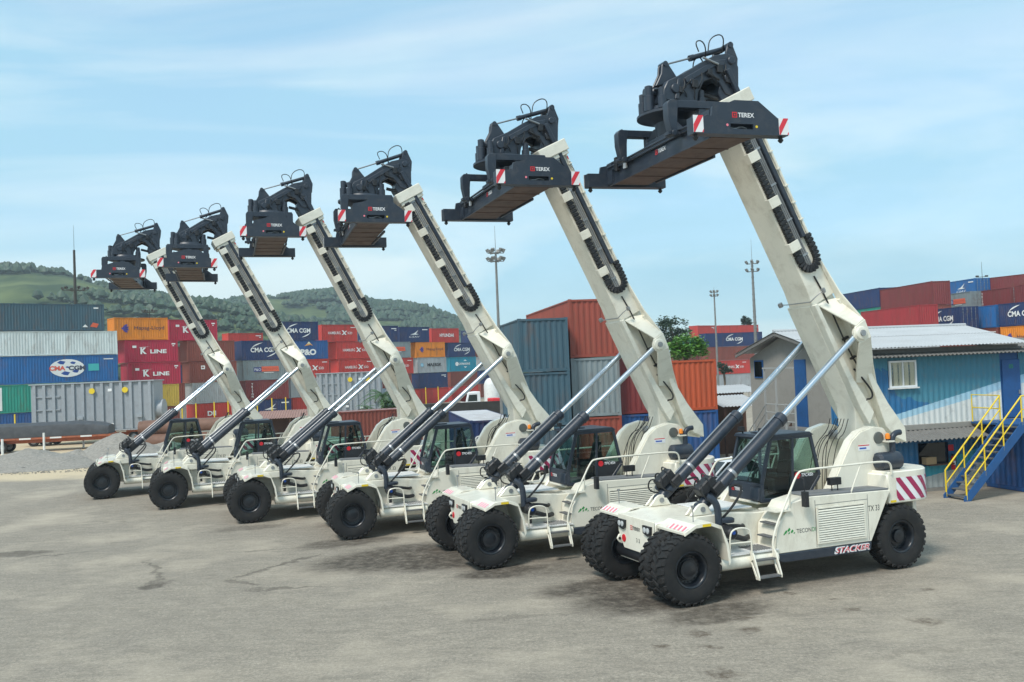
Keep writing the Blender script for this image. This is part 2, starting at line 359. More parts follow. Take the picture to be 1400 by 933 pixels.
    # ---- side boxes with louvre, deck and sill
    for s in (1, -1):
        pts = [(-2.56, .82), (-2.62, 1.45), (-3.05, 1.98), (-3.62, 2.08), (-6.10, 2.03), (-5.42, .82)]
        m = MB(); m.prism(pts, .9 * s, 1.66 * s); m.bb((-3.55, .87 * s, .62), (-5.35, 1.3 * s, .85))
        sb = m.build('side_box', 'cream', root, bevel=.015)
        m = MB(); m.prism([(-2.56, .815), (-5.42, .815), (-5.38, .60), (-5.2, .585), (-2.75, .60), (-2.6, .65)], 1.35 * s, 1.675 * s); m.build('sill', 'slate', sb, bevel=.02)
        m = MB(); m.prism([(-3.55, 2.085), (-6.05, 2.035), (-6.05, 2.075), (-3.60, 2.12)], .92 * s, 1.64 * s); m.build('deck', 'deckgrey', sb, bevel=.006)
        m = MB(); m.bb((-3.78, 1.662 * s, .95), (-5.22, 1.672 * s, 1.79)); m.build('louvre_gap_shade', 'ink', sb); m = MB(); n = 14  # dark sheet stands in for the shadows between the slats
        m.bb((-3.75, 1.672 * s, .95), (-3.80, 1.70 * s, 1.80)); m.bb((-5.2, 1.672 * s, .95), (-5.25, 1.70 * s, 1.80))
        m.bb((-3.75, 1.672 * s, 1.76), (-5.25, 1.70 * s, 1.80)); m.bb((-3.75, 1.672 * s, .93), (-5.25, 1.70 * s, .97))
        lv = m.build('louvre_frame', 'cream', sb, bevel=.004)
        sl = MB(); sl.prism([(1.676 * s, 0), (1.676 * s, .04), (1.684 * s, .04), (1.706 * s, .008), (1.706 * s, 0)], -5.2, -3.8, ax='x'); slm = sl.mesh('louvre_slat', 'cream')
        for i in range(n):
            put('louvre_slat', slm, sb, (0, 0, .985 + i * .055))
        if s > 0:
            g = MB()
            for (cx, cz, a) in ((-2.85, 1.31, .045), (-2.94, 1.355, .05), (-3.03, 1.31, .045), (-2.94, 1.275, .028), (-2.80, 1.265, .028), (-3.09, 1.265, .025)):
                g.poly([(cx + a, 1.664, cz - a * .3), (cx + .01, 1.664, cz - a), (cx - a, 1.664, cz + a * .2), (cx - .01, 1.664, cz + a)], 'green')
            g.build('logo_mark', 'green', sb, smooth=False)
            text('TECON', sb, (-3.38, 1.664, 1.30), (-1, 0, 0), (0, 0, 1), h=.10, w=.43, mat='ink'); text('DI', sb, (-3.67, 1.664, 1.30), (-1, 0, 0), (0, 0, 1), h=.10, w=.1, mat='green')
            text('TX 33', sb, (-5.53, 1.664, 1.63), (-1, 0, 0), (0, 0, 1), h=.14, w=.36, mat='ink')
            text('STACKER', sb, (-4.78, 1.68, .715), (-1, 0, 0), (0, 0, 1), h=.17, w=1.1, mat='white', shear=.3, bold=.06)
            text('STACKER', sb, (-4.80, 1.684, .715), (-1, 0, 0), (0, 0, 1), h=.12, w=1.02, mat='hazred', shear=.3, bold=.0)
        m = MB(); [m.bb((x, 1.6602 * s, .86), (x - .012, 1.6625 * s, 1.98)) for x in (-3.735, -5.34)]; m.bb((-3.735, 1.6602 * s, 1.86), (-5.34, 1.6625 * s, 1.872)); m.build('panel_seam', 'tread', sb)
        # inner boarding steps on the front face
        for k, z in enumerate((1.20, 1.50)):
            m = MB(); m.bb((-2.42 - .1 * k, 1.12 * s, z), (-2.66 - .15 * k, 1.60 * s, z + .03)); m.build('boarding_step', 'tread', sb)
        m = MB(); m.bb((-2.55, 1.05 * s, 1.80), (-3.0, 1.72 * s, 1.83)); m.build('boarding_step', 'cream', sb)
    # ---- walkway, side tanks, ladder
    for s in (1, -1):
        m = MB(); m.bb((-1.0, .87 * s, .92), (-2.6, 1.70 * s, .95)); wk = m.build('walkway', 'offwhite', root)
        m = MB()
        for i in range(8): m.bb((-1.95 - i * .075, 1.0 * s, .953), (-1.98 - i * .075, 1.6 * s, .962))
        m.build('tread_bar', 'tread', wk)
        m = MB(); m.lathe([(.12, -.95), (.155, -.98), (.165, -1.02), (.165, -2.54), (.155, -2.58), (.12, -2.6)], 20, 'x', (0, 1.57 * s, .75)); m.build('side_tank', 'cream', root)
        lad = None
        for x in (-1.78, -2.40):
            m = MB(); pr = [(1.72 * s, .95), (1.84 * s, .95), (2.02 * s, .45), (2.02 * s, .38), (1.90 * s, .38)]
            # stringer with an opening
            plate(m, [(x, a, b) for a, b in ((1.72 * s, 1.0), (1.80 * s, 1.0), (1.80 * s, .80), (1.72 * s, .74))], .035)
            plate(m, [(x, a, b) for a, b in ((1.80 * s, .98), (1.85 * s, .92), (2.03 * s, .44), (1.985 * s, .44), (1.82 * s, .80), (1.80 * s, .80))], .035)
            plate(m, [(x, a, b) for a, b in ((1.72 * s, .74), (1.765 * s, .74), (1.93 * s, .44), (1.885 * s, .42))], .035)
            plate(m, [(x, a, b) for a, b in ((1.885 * s, .42), (1.93 * s, .44), (2.03 * s, .44), (2.03 * s, .37), (1.90 * s, .37))], .035)
            m.build('ladder_stringer', 'cream', root, bevel=.004)
        for y, z in ((1.96, .40), (1.80, .76)):
            m = MB(); m.bb((-1.80, (y - .11) * s, z), (-2.38, (y + .07) * s, z + .035)); m.build('ladder_step', 'tread', root)
        m = MB(); m.path([(-1.76, 1.80 * s, .8), (-1.76, 1.80 * s, 1.45), (-1.62, 1.79 * s, 1.56), (-1.35, 1.76 * s, 1.56), (-1.22, 1.74 * s, 1.45), (-1.22, 1.72 * s, .95)], .02, smooth=2); m.path([(-1.22, 1.73 * s, 1.22), (-1.76, 1.79 * s, 1.22)], .018); m.build('grab_rail', 'cream', root)
        m = MB(); m.path([(-2.40, 1.74 * s, .82), (-2.42, 1.72 * s, 1.30), (-2.95, 1.71 * s, 2.2), (-3.22, 1.70 * s, 2.66), (-3.38, 1.69 * s, 2.735), (-4.6, 1.67 * s, 2.745), (-5.98, 1.64 * s, 2.755), (-6.18, 1.63 * s, 2.68), (-6.22, 1.6 * s, 2.40)], .026, smooth=2)
        m.path([(-5.20, 1.66 * s, 2.75), (-4.84, 1.62 * s, 1.98)], .02); m.path([(-3.0, 1.72 * s, 2.28), (-3.0, 1.66 * s, 1.9)], .018)
        hr = m.build('handrail', 'cream', root)
        m = MB(); m.box((-3.30, 1.86 * s, 2.07), (.10, .16, .36)); m.path([(-3.26, 1.72 * s, 2.60), (-3.30, 1.84 * s, 2.55), (-3.30, 1.86 * s, 2.2)], .012); m.build('mirror', 'blackmetal', hr, bevel=.02)
        m = MB(); m.bb((-4.50, 1.22 * s, 2.24), (-4.84, 1.36 * s, 2.42)); m.path([(-4.58, 1.3 * s, 2.09), (-4.58, 1.3 * s, 2.3)], .015); m.path([(-4.76, 1.3 * s, 2.09), (-4.76, 1.3 * s, 2.3)], .015); m.build('work_lamp', 'blackmetal', root, bevel=.02)
    # ---- counterweight
    plan = []
    for k in range(0, 9):
        a = math.pi / 2 * k / 8; plan.append((-7.0 - .85 * math.sin(a), .72 + .86 * math.cos(a)))
    half = [(-6.12, 1.58)] + plan
    full = half + [(x, -y) for x, y in reversed(half)]
    m = MB(); m.prism(full, 1.66, 2.46, ax='z')
    m.prism([(-7.22, 1.25), (-7.85, .72), (-7.85, -.72), (-7.22, -1.25)], .78, 1.66, ax='z')
    m.prism([(-5.95, .88), (-6.1, 1.57), (-6.15, 1.57), (-6.15, -1.57), (-6.1, -1.57), (-5.95, -.88)], 2.02, 2.40, ax='z')
    cw = m.build('counterweight', 'cream', root, bevel=.03)
    # outline walk for the hazard stripes
    for s in (1, -1):
        pl = [(-6.36, 1.58)] + plan[:8]; L = [0]
        for a, b in zip(pl, pl[1:]): L.append(L[-1] + math.hypot(b[0] - a[0], b[1] - a[1]))
        def walk(u, z, off):
            u = max(0, min(L[-1] - 1e-6, u)); i = max(j for j in range(len(L) - 1) if L[j] <= u); t = (u - L[i]) / (L[i + 1] - L[i])
            a, b = Vector(pl[i]), Vector(pl[i + 1]); d = (b - a).normalized(); p = a.lerp(b, t); nn = Vector((-d.y, d.x)); nn = nn if nn.y > 0 or nn.x < 0 else -nn
            return (p.x + nn.x * off, (p.y + nn.y * off) * s, z)
        st = MB(); W = L[-1] - .35; z0, h = 1.72, .58; N = 14
        for k in range(N): st.poly([walk(W * k / N, z0, .006), walk(W * (k + 1) / N, z0, .006), walk(W * (k + 1) / N, z0 + h, .006), walk(W * k / N, z0 + h, .006)], 'white')
        for k in range(-4, 6):
            for j in range(8):
                v0, v1 = j / 8, (j + 1) / 8; u = lambda e, v: e - .50 * v + .50
                e0, e1 = k * .37 - .05, k * .37 + .13
                us = [u(e0, v0), u(e1, v0), u(e1, v1), u(e0, v1)]
                us = [max(0, min(W, q)) for q in us]
                if max(us) - min(us) < .02 or (us[1] - us[0] < .003 and us[2] - us[3] < .003): continue
                st.poly([walk(us[0], z0 + h * v0, .011), walk(us[1], z0 + h * v0, .011), walk(us[2], z0 + h * v1, .011), walk(us[3], z0 + h * v1, .011)], 'magenta')
        st.build('hazard_stripes', 'magenta', cw, smooth=False)
        r = MB(); r.bb((-6.16, 1.584 * s, 1.69), (-6.34, 1.589 * s, 1.745)); r.build('warning_label', 'yellow', cw)
    # ---- boom towers
    tp = [(-4.75, 2.02), (-5.30, 2.92), (-5.52, 3.26), (-5.80, 3.47), (-6.25, 3.58), (-6.60, 3.52), (-6.78, 3.30), (-6.80, 2.95), (-6.60, 2.0), (-5.9, 1.8)]
    for s in (1, -1):
        m = MB(); m.prism(tp, .72 * s, 1.02 * s); m.prism([(-5.3, 1.7), (-5.6, 2.6), (-6.5, 2.6), (-6.6, 1.7)], .60 * s, .72 * s)
        tw = m.build('boom_tower', 'cream', root, bevel=.03, seg=2)
        m = MB(); m.lathe([(.155, 1.02 * s), (.15, 1.055 * s), (.09, 1.06 * s)], 20, 'y', (PVX, 0, PVZ)); m.build('pivot_cover', 'pivotgrey', tw)
        m = MB(); m.bb((-5.72, 1.022 * s, 2.98), (-6.1, 1.026 * s, 3.13), 'white'); m.bb((-5.72, 1.0262 * s, 3.10), (-6.08, 1.028 * s, 3.125), 'red'); m.bb((-5.76, 1.0262 * s, 3.02), (-5.98, 1.028 * s, 3.06), 'bluecap'); m.build('sticker', 'white', tw)
    m = MB(); m.tube((PVX, -.72, PVZ), (PVX, .72, PVZ), .13, n=16); m.build('pivot_pin', 'steel', root)
    # hoses between the towers
    m = MB(); rnd = random.Random(4)
    for k in range(7):
        y = -.44 + k * .13; x0 = -5.25 - rnd.uniform(0, .25)
        m.path([(x0, y, 1.75), (x0 - .05, y, 2.5 + rnd.uniform(-.1, .2)), (-5.65 + rnd.uniform(-.1, .2), y + rnd.uniform(-.08, .08), 3.15 + rnd.uniform(-.1, .15)), (-5.95, y * .8, 3.35 + rnd.uniform(0, .2)), (-6.1 + rnd.uniform(-.05, .1), y * .7, 3.75)], .011, n=6, smooth=2)
    m.build('hose_bundle', 'hose', root)
    # ---- muffler, exhaust, beacon
    m = MB(); m.lathe([(.15, -.06), (.23, 0), (.235, .06), (.235, .56), (.23, .62), (.15, .68)], 20, 'x', (-6.86, 1.15, 2.68)); mu = m.build('muffler', 'slate', root)
    m = MB(); m.path([(-6.72, 1.15, 2.85), (-6.72, 1.15, 3.22), (-6.76, 1.15, 3.32), (-6.86, 1.15, 3.38), (-7.0, 1.15, 3.39)], .075, n=12, smooth=2); m.build('exhaust_pipe', 'slate', mu)
    m = MB(); m.bb((-6.5, .98, 3.16), (-6.72, 1.25, 3.2), 'cream'); m.lathe([(.05, 3.2), (.05, 3.24)], 12, 'z', (-6.6, 1.13, 0), mat='ink'); m.lathe([(.062, 3.24), (.065, 3.30), (.055, 3.36), (.03, 3.385)], 14, 'z', (-6.6, 1.13, 0), mat='amber'); m.build('beacon', 'amber', root)
    # ---- hydraulic filters beside the front frame
    for s in (1, -1):
        m = MB(); m.lathe([(.14, 1.02), (.17, 1.05), (.17, 1.30), (.15, 1.36)], 18, 'y', (-1.42, 0, 1.43)); m.lathe([(.13, 1.38), (.14, 1.40), (.14, 1.66), (.1, 1.70)], 18, 'y', (-1.35, .0, 1.43))
        m.path([(-1.4, 1.25, 1.36), (-1.75, 1.30, 1.25), (-2.0, 1.2, 1.16), (-2.25, 1.0, 1.16)], .065, n=10, smooth=2); m.path([(-1.45, 1.2, 1.52), (-1.8, 1.2, 1.5), (-2.1, 1.05, 1.42), (-2.2, .87, 1.42)], .05, n=10, smooth=2)
        m.tube((-1.35, 1.5, 1.25), (-1.35, 1.5, 1.05), .05, n=10)
        if s < 0: m.v = [(x, -y, z) for x, y, z in m.v]
        fl = m.build('hydraulic_filter', 'blackmetal', root)
        m = MB(); m.lathe([(.05, 1.71 * s), (.045, 1.725 * s)], 14, 'y', (-1.35, 0, 1.46)); m.build('filter_cap', 'bluecap', fl)
        m = MB(); m.path([(-1.28, 1.22 * s, 1.5), (-1.28, 1.22 * s, 1.95), (-1.2, 1.2 * s, 2.16), (-1.05, 1.12 * s, 2.25)], .085, n=12, smooth=2); m.lathe([(.19, 1.62), (.2, 1.65), (.2, 1.70), (.17, 1.72)], 18, 'z', (-1.5, 1.2 * s, 0)); m.build('intake_pipe', 'slate', root)
    # ---- cab
    Y0, Y1 = -.66, .72
    cabp = {'fb': (-2.93, 1.90), 'wb': (-2.95, 2.34), 'ft': (-3.27, 3.44), 'rt': (-4.49, 3.46), 'rm': (-4.72, 2.42), 'rb': (-4.27, 1.86)}
    m = MB()
    def bar(a, b, y, w=.07, d=.07): 
        A = Vector((a[0], y, a[1])); B = Vector((b[0], y, b[1])); t = (B - A).normalized(); n = Vector((t.z, 0, -t.x)) * w / 2; yy = Vector((0, d / 2, 0))
        m.add([A - n - yy, A + n - yy, A + n + yy, A - n + yy, B - n - yy, B + n - yy, B + n + yy, B - n + yy], [(0, 1, 2, 3), (4, 7, 6, 5), (0, 4, 5, 1), (1, 5, 6, 2), (2, 6, 7, 3), (3, 7, 4, 0)])
    dv0, dv1 = (-3.93, 3.40), (-3.86, 1.92)
    for y in (Y0 + .035, Y1 - .035):
        bar(cabp['fb'], cabp['wb'], y, .1); bar(cabp['wb'], cabp['ft'], y, .10); bar(cabp['rt'], cabp['rm'], y, .09); bar(cabp['rm'], cabp['rb'], y, .09)
        bar(dv0, dv1, y, .07); bar((-2.95, 1.93), (-4.27, 1.90), y, .1); bar((-3.2, 3.43), (-4.52, 3.45), y, .1)
    for (x, z) in (cabp['ft'], cabp['rt'], cabp['rm']): m.box((x + (.03 if x < -4 else -.02), (Y0 + Y1) / 2, z - .02), (.08, Y1 - Y0 - .1, .08))
    m.prism([(-2.90, 1.90), (-2.93, 2.33), (-3.0, 2.33), (-3.0, 1.90)], Y0 + .002, Y1 - .002)       # lower front panel
    m.prism([(-2.80, 1.93), (-2.84, 2.24), (-2.92, 2.26), (-2.9, 1.93)], Y1 - .38, Y1 - .02)       # corner box
    m.bb((-2.92, Y0 + .02, 1.86), (-4.28, Y1 - .02, 1.93))
    cab = m.build('cab', 'slate', root, bevel=.012)
    m = MB(); m.prism([(-3.14, 3.44), (-3.2, 3.52), (-4.45, 3.55), (-4.58, 3.46)], Y0 - .02, Y1 + .02); m.bb((-3.35, -.25, 3.54), (-3.75, .3, 3.57)); m.build('cab_roof', 'slate', cab, bevel=.025)
    m = MB(); m.bb((-2.85, -.55, 1.84), (-4.2, .62, 1.895)); m.build('cab_plinth', 'cream', root, bevel=.01)
    m = MB(); m.poly([(-2.955, Y0 + .06, 2.36), (-2.955, Y1 - .06, 2.36), (-3.262, Y1 - .06, 3.40), (-3.262, Y0 + .06, 3.40)]); m.build('windscreen_pane', 'glass', cab, smooth=False)
    for y in (Y0 + .012, Y1 - .012):
        m = MB(); m.poly([(-2.99, y, 1.97), (-3.83, y, 1.97), (-3.90, y, 3.38), (-3.26, y, 3.38), (-2.99, y, 2.36)]); m.build('door_pane', 'glass', cab, smooth=False)
        m = MB(); m.poly([(-3.93, y, 2.48), (-4.66, y, 2.48), (-4.47, y, 3.38), (-3.97, y, 3.38)]); m.build('rear_side_pane', 'glass', cab, smooth=False)
        m = MB(); yy = y + (.004 if y > 0 else -.004)
        m.poly([(-3.86, yy, 1.96), (-4.25, yy, 1.96), (-4.68, yy, 2.42), (-4.66, yy, 2.5), (-3.9, yy, 2.5)]); m.build('black_panel', 'ink', cab, smooth=False)
        m = MB(); m.path([(-3.78, y, 2.15), (-3.80, y + (.05 if y > 0 else -.05), 2.3), (-3.82, y, 2.5)], .012, n=6); m.build('door_handle', 'blackmetal', cab)
    m = MB(); m.poly([(-4.70, Y0 + .06, 2.48), (-4.70, Y1 - .06, 2.48), (-4.50, Y1 - .06, 3.4), (-4.50, Y0 + .06, 3.4)]); m.build('rear_pane', 'glass', cab, smooth=False)
    m = MB(); m.poly([(-4.28, Y0 + .05, 1.92), (-4.28, Y1 - .05, 1.92), (-4.71, Y1 - .05, 2.42), (-4.71, Y0 + .05, 2.42)]); m.build('rear_panel', 'slate', cab, smooth=False)
    m = MB(); m.lathe([(.085, Y1 + .0), (.085, Y1 + .006)], 18, 'y', (-4.02, 0, 2.47)); m.build('logo_mark', 'red', cab)
    text('TFC45h', cab, (-4.32, Y1 + .003, 2.47), (-1, 0, 0), (0, 0, 1), h=.085, mat='white', shear=.2, bold=.02)
    terex(cab, (-2.897, -.28, 2.13), (0, 1, 0), (.03 / .43, 0, 1), .085)
    m = MB(); m.bb((-3.75, -.22, 2.35), (-4.15, .26, 2.47)); m.prism([(-4.05, 2.45), (-4.2, 3.05), (-4.32, 3.1), (-4.32, 2.45)], -.2, .24); m.bb((-3.7, -.12, 1.95), (-4.2, .16, 2.35)); m.bb((-4.2, -.12, 3.08), (-4.3, .16, 3.28)); m.build('seat', 'seat', cab, bevel=.04)
    m = MB(); m.path([(-3.12, .02, 1.95), (-3.2, .02, 2.5), (-3.4, .02, 2.66)], .04); m.lathe([(.19, -.015), (.205, 0), (.19, .015), (.175, 0)], 20, 'z', (0, 0, 0), closed=True)
    k = len(m.v) - 80; M = Matrix.Translation((-3.42, .02, 2.68)) @ Matrix.Rotation(R(-35), 4, 'Y'); m.v[k:] = [tuple(M @ Vector(v)) for v in m.v[k:]]; m.bb((-3.05, -.5, 2.25), (-3.2, .5, 2.42)); m.bb((-3.15, .35, 2.4), (-3.22, .55, 2.62)); m.build('steering_wheel', 'seat', cab)
    m = MB(); m.path([(-2.93, .1, 2.33), (-2.99, .12, 2.48), (-3.14, .32, 2.98)], .01, n=6); m.build('wiper', 'ink', cab)
    m = MB(); m.path([(-3.25, .45, 3.5), (-3.22, .45, 3.6)], .02); m.box((-3.2, .45, 3.64), (.1, .16, .11)); m.path([(-3.25, -.4, 3.5), (-3.22, -.4, 3.6)], .02); m.box((-3.2, -.4, 3.64), (.1, .16, .11)); m.build('work_lamp', 'blackmetal', cab)
    # ---- boom (built in its own frame: x along the boom, z to its upper side)
    bo = MB(); hw = .46
    bo.prism([(9.3, .33), (4.2, .33), (3.72, .285), (3.72, 1.13), (4.3, 1.12), (5.2, 1.11), (9.3, 1.11)], -hw, hw)
    bo.prism([(3.74, .27), (.75, .25), (.35, .08), (.0, -.17), (-.32, -.12), (-.42, .2), (-.55, .7), (-.86, 1.12), (-.46, 1.30), (.40, 1.10), (1.2, 1.03), (2.4, 1.15), (3.0, 1.17), (3.74, 1.12)], -.34, .34)
    for s in (1, -1):
        bo.prism([(3.75, .28), (3.75, .40), (1.5, .44), (.4, .60), (.2, .3), (.75, .25)],   .33 * s, (hw + .10) * s)
        bo.prism([(3.55, 1.10), (3.55, 1.0), (2.5, 1.0), (1.2, .86), (.6, .80), (-.1, .72), (-.50, .85), (-.82, 1.12), (-.46, 1.28), (.40, 1.10), (1.2, 1.02), (2.4, 1.15), (3.0, 1.16)], .33 * s, (hw + .14) * s)
        y0, y1 = hw * s, 1.0 * s
        plate(bo, [(3.78, y0 - .1 * s, .40), (3.55, y0, 1.13), (2.86, y1, 1.16), (2.82, y1, .82)], .05)
        plate(bo, [(1.35, y0, .50), (1.05, y0, 1.02), (2.36, y1, 1.12), (2.42, y1, .70)], .05)
        plate(bo, [(5.0, y0, 1.085), (3.7, .66 * s, 1.11), (2.86, y1, 1.15), (2.36, y1, 1.12), (1.6, .72 * s, 1.07), (.7, y0, 1.04)], .05)
        plate(bo, [(2.86, y1, 1.17), (2.83, y1, .78), (2.62, y1, .62), (2.42, y1, .70), (2.34, y1, 1.12)], .06)
        bo.lathe([(.16, .88 * s), (.18, .90 * s), (.18, 1.08 * s), (.15, 1.10 * s)], 20, 'y', (PIN_S, 0, PIN_T))
        bo.bb((4.2, hw * s, 1.04), (9.15, (hw + .05) * s, 1.112))
    boom = bo.build('boom', 'cream', root, bevel=.014)
    boom.location = (PVX, 0, PVZ); boom.rotation_euler = (0, -BA, 0)
    m = MB(); m.bb((9.17, -.60, .22), (9.52, .60, 1.22)); m.bb((9.05, -.56, .26), (9.17, .56, 1.17)); m.build('boom_collar', 'cream', boom, bevel=.02)
    for s in (1, -1):
        m = MB(); m.lathe([(.085, 1.10 * s), (.08, 1.14 * s)], 16, 'y', (PIN_S, 0, PIN_T)); m.build('rod_pin', 'steel', boom)
        # energy chain
        if s > 0:
            pts = [(9.1 - i * .125, .47) for i in range(33)]
            pts += [(4.98 - .27 * math.sin(a) - .1, .74 - .27 * math.cos(a)) for a in [math.pi * k / 9 for k in range(0, 10)]]
            pts += [(4.98 + i * .125, 1.01) for i in range(0, 5)]
            m = MB()
            for i, (a, b) in enumerate(zip(pts, pts[1:])):
                d = Vector((b[0] - a[0], 0, b[1] - a[1])); L_ = d.length
                if L_ < 1e-3: continue
                M = Matrix.Rotation(-math.atan2(d.z, d.x), 3, 'Y'); c = ((a[0] + b[0]) / 2, .515, (a[1] + b[1]) / 2)
                m.box(c, (L_ * .88, .11, .18), M); m.box((c[0], .53, c[2]), (L_ * .3, .10, .20), M); 
            m.build('energy_chain', 'blackmetal', boom, bevel=.006)
            for sc in (8.85, 7.9, 6.63, 5.37): m = MB(); m.bb((sc - .13, hw, .27), (sc + .13, .63, .33)); m.bb((sc - .13, .60, .33), (sc + .13, .63, .60)); m.build('chain_strap', 'cream', boom, bevel=.006)
        m = MB(); m.bb((5.45, .465 * s, .81), (10.15, .57 * s, .94)); m.build('guide_bar', 'slate', boom, bevel=.015)
        m = MB()
        for t in (.64, .70, .76): m.tube((4.55, .50 * s, t), (9.2, .50 * s, t), .022, n=8)
        for sc in (5.0, 6.0, 7.0, 8.0, 9.0): m.bb((sc, .465 * s, .61), (sc + .05, .53 * s, .79))
        m.build('hydraulic_tubes', 'steel', boom)
        fr_ = MB().bb((0, .465 * s, 1.0), (.03, .53 * s, 1.125)).mesh('flange_rib', 'cream')
        for i in range(9): put('flange_rib', fr_, boom, (4.9 + i * .48, 0, 0))
        m = MB(); m.path([(4.4, .48 * s, .7), (3.8, .49 * s, .75), (3.0, .5 * s, .72), (2.1, .52 * s, .70), (1.6, .52 * s, .78)], .022, n=6, smooth=1)
        m.path([(1.7, .50 * s, .62), (1.3, .56 * s, .72), (.9, .58 * s, .80), (.75, .56 * s, .70), (.85, .54 * s, .5), (.5, .5 * s, .4), (.2, .48 * s, .35)], .025, n=6, smooth=2); m.bb((2.5, .465 * s, .68), (2.56, .55 * s, .86)); m.bb((1.95, .465 * s, .66), (2.0, .55 * s, .82)); m.build('boom_hose', 'hose', boom)
        m = MB(); m.path([(3.86, -.75 * s, .30), (3.86, -.46 * s, .27), (3.86, .46 * s, .27), (3.95, .60 * s, .42), (4.0, .68 * s, .60)], .014, n=6); m.lathe([(.05, -.06), (.06, 0), (.055, .06)], 12, 'x', (4.0, .68 * s, .62)); m.lathe([(.06, -.06), (.07, 0), (.06, .06)], 12, 'x', (3.86, -.78 * s, .3)); m.build('boom_sensor', 'steel', boom) if s > 0 else None
    mm = MB(); mm.bb((9.0, hw + .052, 1.055), (8.9, hw + .056, 1.095)); mm.build('logo_mark', 'red', boom)
    text('TEREX', boom, (8.62, hw + .054, 1.075), (-1, 0, 0), (0, 0, -1), h=.05, w=.45, mat='ink', bold=.02)
    # ---- boom head, kept in the boom frame
    def B(pts): return [boomst(x, z) for x, z in pts]
    hd = MB()
    hd.prism([(9.3, .42), (9.3, 1.0), (10.2, 1.05), (10.1, .75), (9.75, .42)], -.40, .40)
    goose = [(-2.93, 12.30), (-2.95, 12.85), (-2.86, 13.12), (-2.62, 13.18), (-2.25, 13.10), (-1.80, 12.86), (-1.30, 12.55), (-.86, 12.34), (-.72, 12.1), (-.70, 11.85), (-1.68, 11.85), (-1.72, 12.1), (-1.90, 12.40), (-2.12, 12.50), (-2.35, 12.40), (-2.52, 12.15), (-2.72, 12.10)]
    for s in (1, -1): hd.prism(B(goose), .24 * s, .44 * s)
    hd.prism(B([(-2.9, 12.4), (-2.8, 13.0), (-2.3, 12.95), (-1.3, 12.42), (-.9, 12.25), (-.85, 11.9), (-1.6, 11.9), (-1.85, 12.5), (-2.2, 12.6)]), -.24, .24)
    for s in (1, -1):
        hd.prism(B([(-2.98, 12.75), (-3.02, 13.12), (-2.86, 13.50), (-2.72, 13.50), (-2.62, 13.10)]), .27 * s, .34 * s)
        hd.prism(B([(-1.42, 12.45), (-1.10, 12.88), (-.98, 12.93), (-.90, 12.82), (-.88, 12.62), (-.70, 12.28)]), .05 * s, .11 * s)
    for (x, z, r_) in ((-2.62, 12.55, .13), (-2.72, 13.0, .10), (-1.05, 12.15, .12), (-1.55, 12.35, .09)): hd.lathe([(r_, -.49), (r_, .49)], 16, 'y', (boomst(x, z)[0], 0, boomst(x, z)[1]))
    for s in (1, -1): hd.prism(B([(-2.55, 13.02), (-2.2, 12.95), (-1.3, 12.43), (-1.38, 12.30), (-2.2, 12.78), (-2.5, 12.85)]), .44 * s, .475 * s); hd.prism(B([(-1.15, 11.88), (-1.22, 12.4), (-1.12, 12.4), (-1.02, 11.88)]), .44 * s, .475 * s)
    head = hd.build('boom_head', 'slate', boom, bevel=.018)
    def W3(x, y, z): a = boomst(x, z); return (a[0], y, a[1])
    tcyl = MB()
    for y in (.0,):
        tcyl.tube(W3(-2.80, y, 13.45), W3(-1.80, y, 13.12), .065, n=12); tcyl.tube(W3(-1.9, y, 13.15), W3(-1.78, y, 13.11), .08, n=12)
        tcyl.tube(W3(-1.80, y, 13.12), W3(-.98, y, 12.86), .024, n=8, mat='steel'); tcyl.lathe([(.075, y - .36), (.075, y + .36)], 14, 'y', W3(-2.80, 0, 13.45)); tcyl.lathe([(.065, y - .14), (.065, y + .14)], 14, 'y', W3(-1.0, 0, 12.87))
    tcyl.build('tilt_cylinder', 'slate', boom)
    rnd = random.Random(7)
    MB().path([W3(-1.85, .33, 13.18), W3(-1.75, .33, 13.42), W3(-1.95, .3, 13.5), W3(-2.15, .2, 13.40), W3(-2.2, .1, 13.1)], .016, n=6, smooth=2).build('head_hose', 'hose', boom)
    MB().path([W3(-2.15, .3, 13.25), W3(-2.2, .3, 13.55), W3(-2.5, .3, 13.72), W3(-2.72, .2, 13.66), W3(-2.7, .1, 13.3)], .016, n=6, smooth=2).build('head_hose', 'hose', boom)
    for k in range(9):
        x = -2.55 + k * .18 + rnd.uniform(-.05, .05); y = .46 + rnd.uniform(0, .06); z = 12.92 - max(0, k - 1) * .08; d = rnd.uniform(-.25, .3); e_ = rnd.uniform(.35, .7)
        MB().path([W3(x, .42, z), W3(x + d * .3, y + .02, z - e_ * .4), W3(x + d, y + .03, z - e_ * .7), W3(x + d * 1.3, .42, z - e_)], .013, n=6, smooth=2).build('head_hose', 'hose', boom)
    for k in (0,):
        x = -2.35 + .25 * k; y = -.2 + .1 * k; MB().path([W3(x, y, 13.05 - k * .12), W3(x + .1, y, 13.28 - k * .12), W3(x + .3, y, 13.18 - k * .12), W3(x + .35, y, 12.9 - k * .14)], .018, n=6, smooth=2).build('head_hose', 'hose', boom)
    h = MB()
    for (x, z, w) in ((-2.35, 12.75, .2), (-2.05, 12.62, .16), (-1.6, 12.3, .2), (-1.2, 12.12, .15), (-2.6, 12.5, .18)):
        a = boomst(x, z); MB().box((a[0], .47, a[1]), (w, .09, w * .8), Matrix.Rotation(R(-30), 3, 'Y')).build('valve_block', 'blackmetal', boom, bevel=.008)
    a, b = W3(-2.3, .50, 12.85), W3(-1.85, .50, 12.98); h.tube(a, b, .03, n=8, mat='steel'); h.tube(W3(-1.95, .5, 12.6), W3(-2.3, .52, 12.45), .035, n=8); h.tube(W3(-2.05, .2, 12.15), W3(-2.6, .3, 12.0), .06, n=8)
    h.build('head_hydraulics', 'blackmetal', boom)
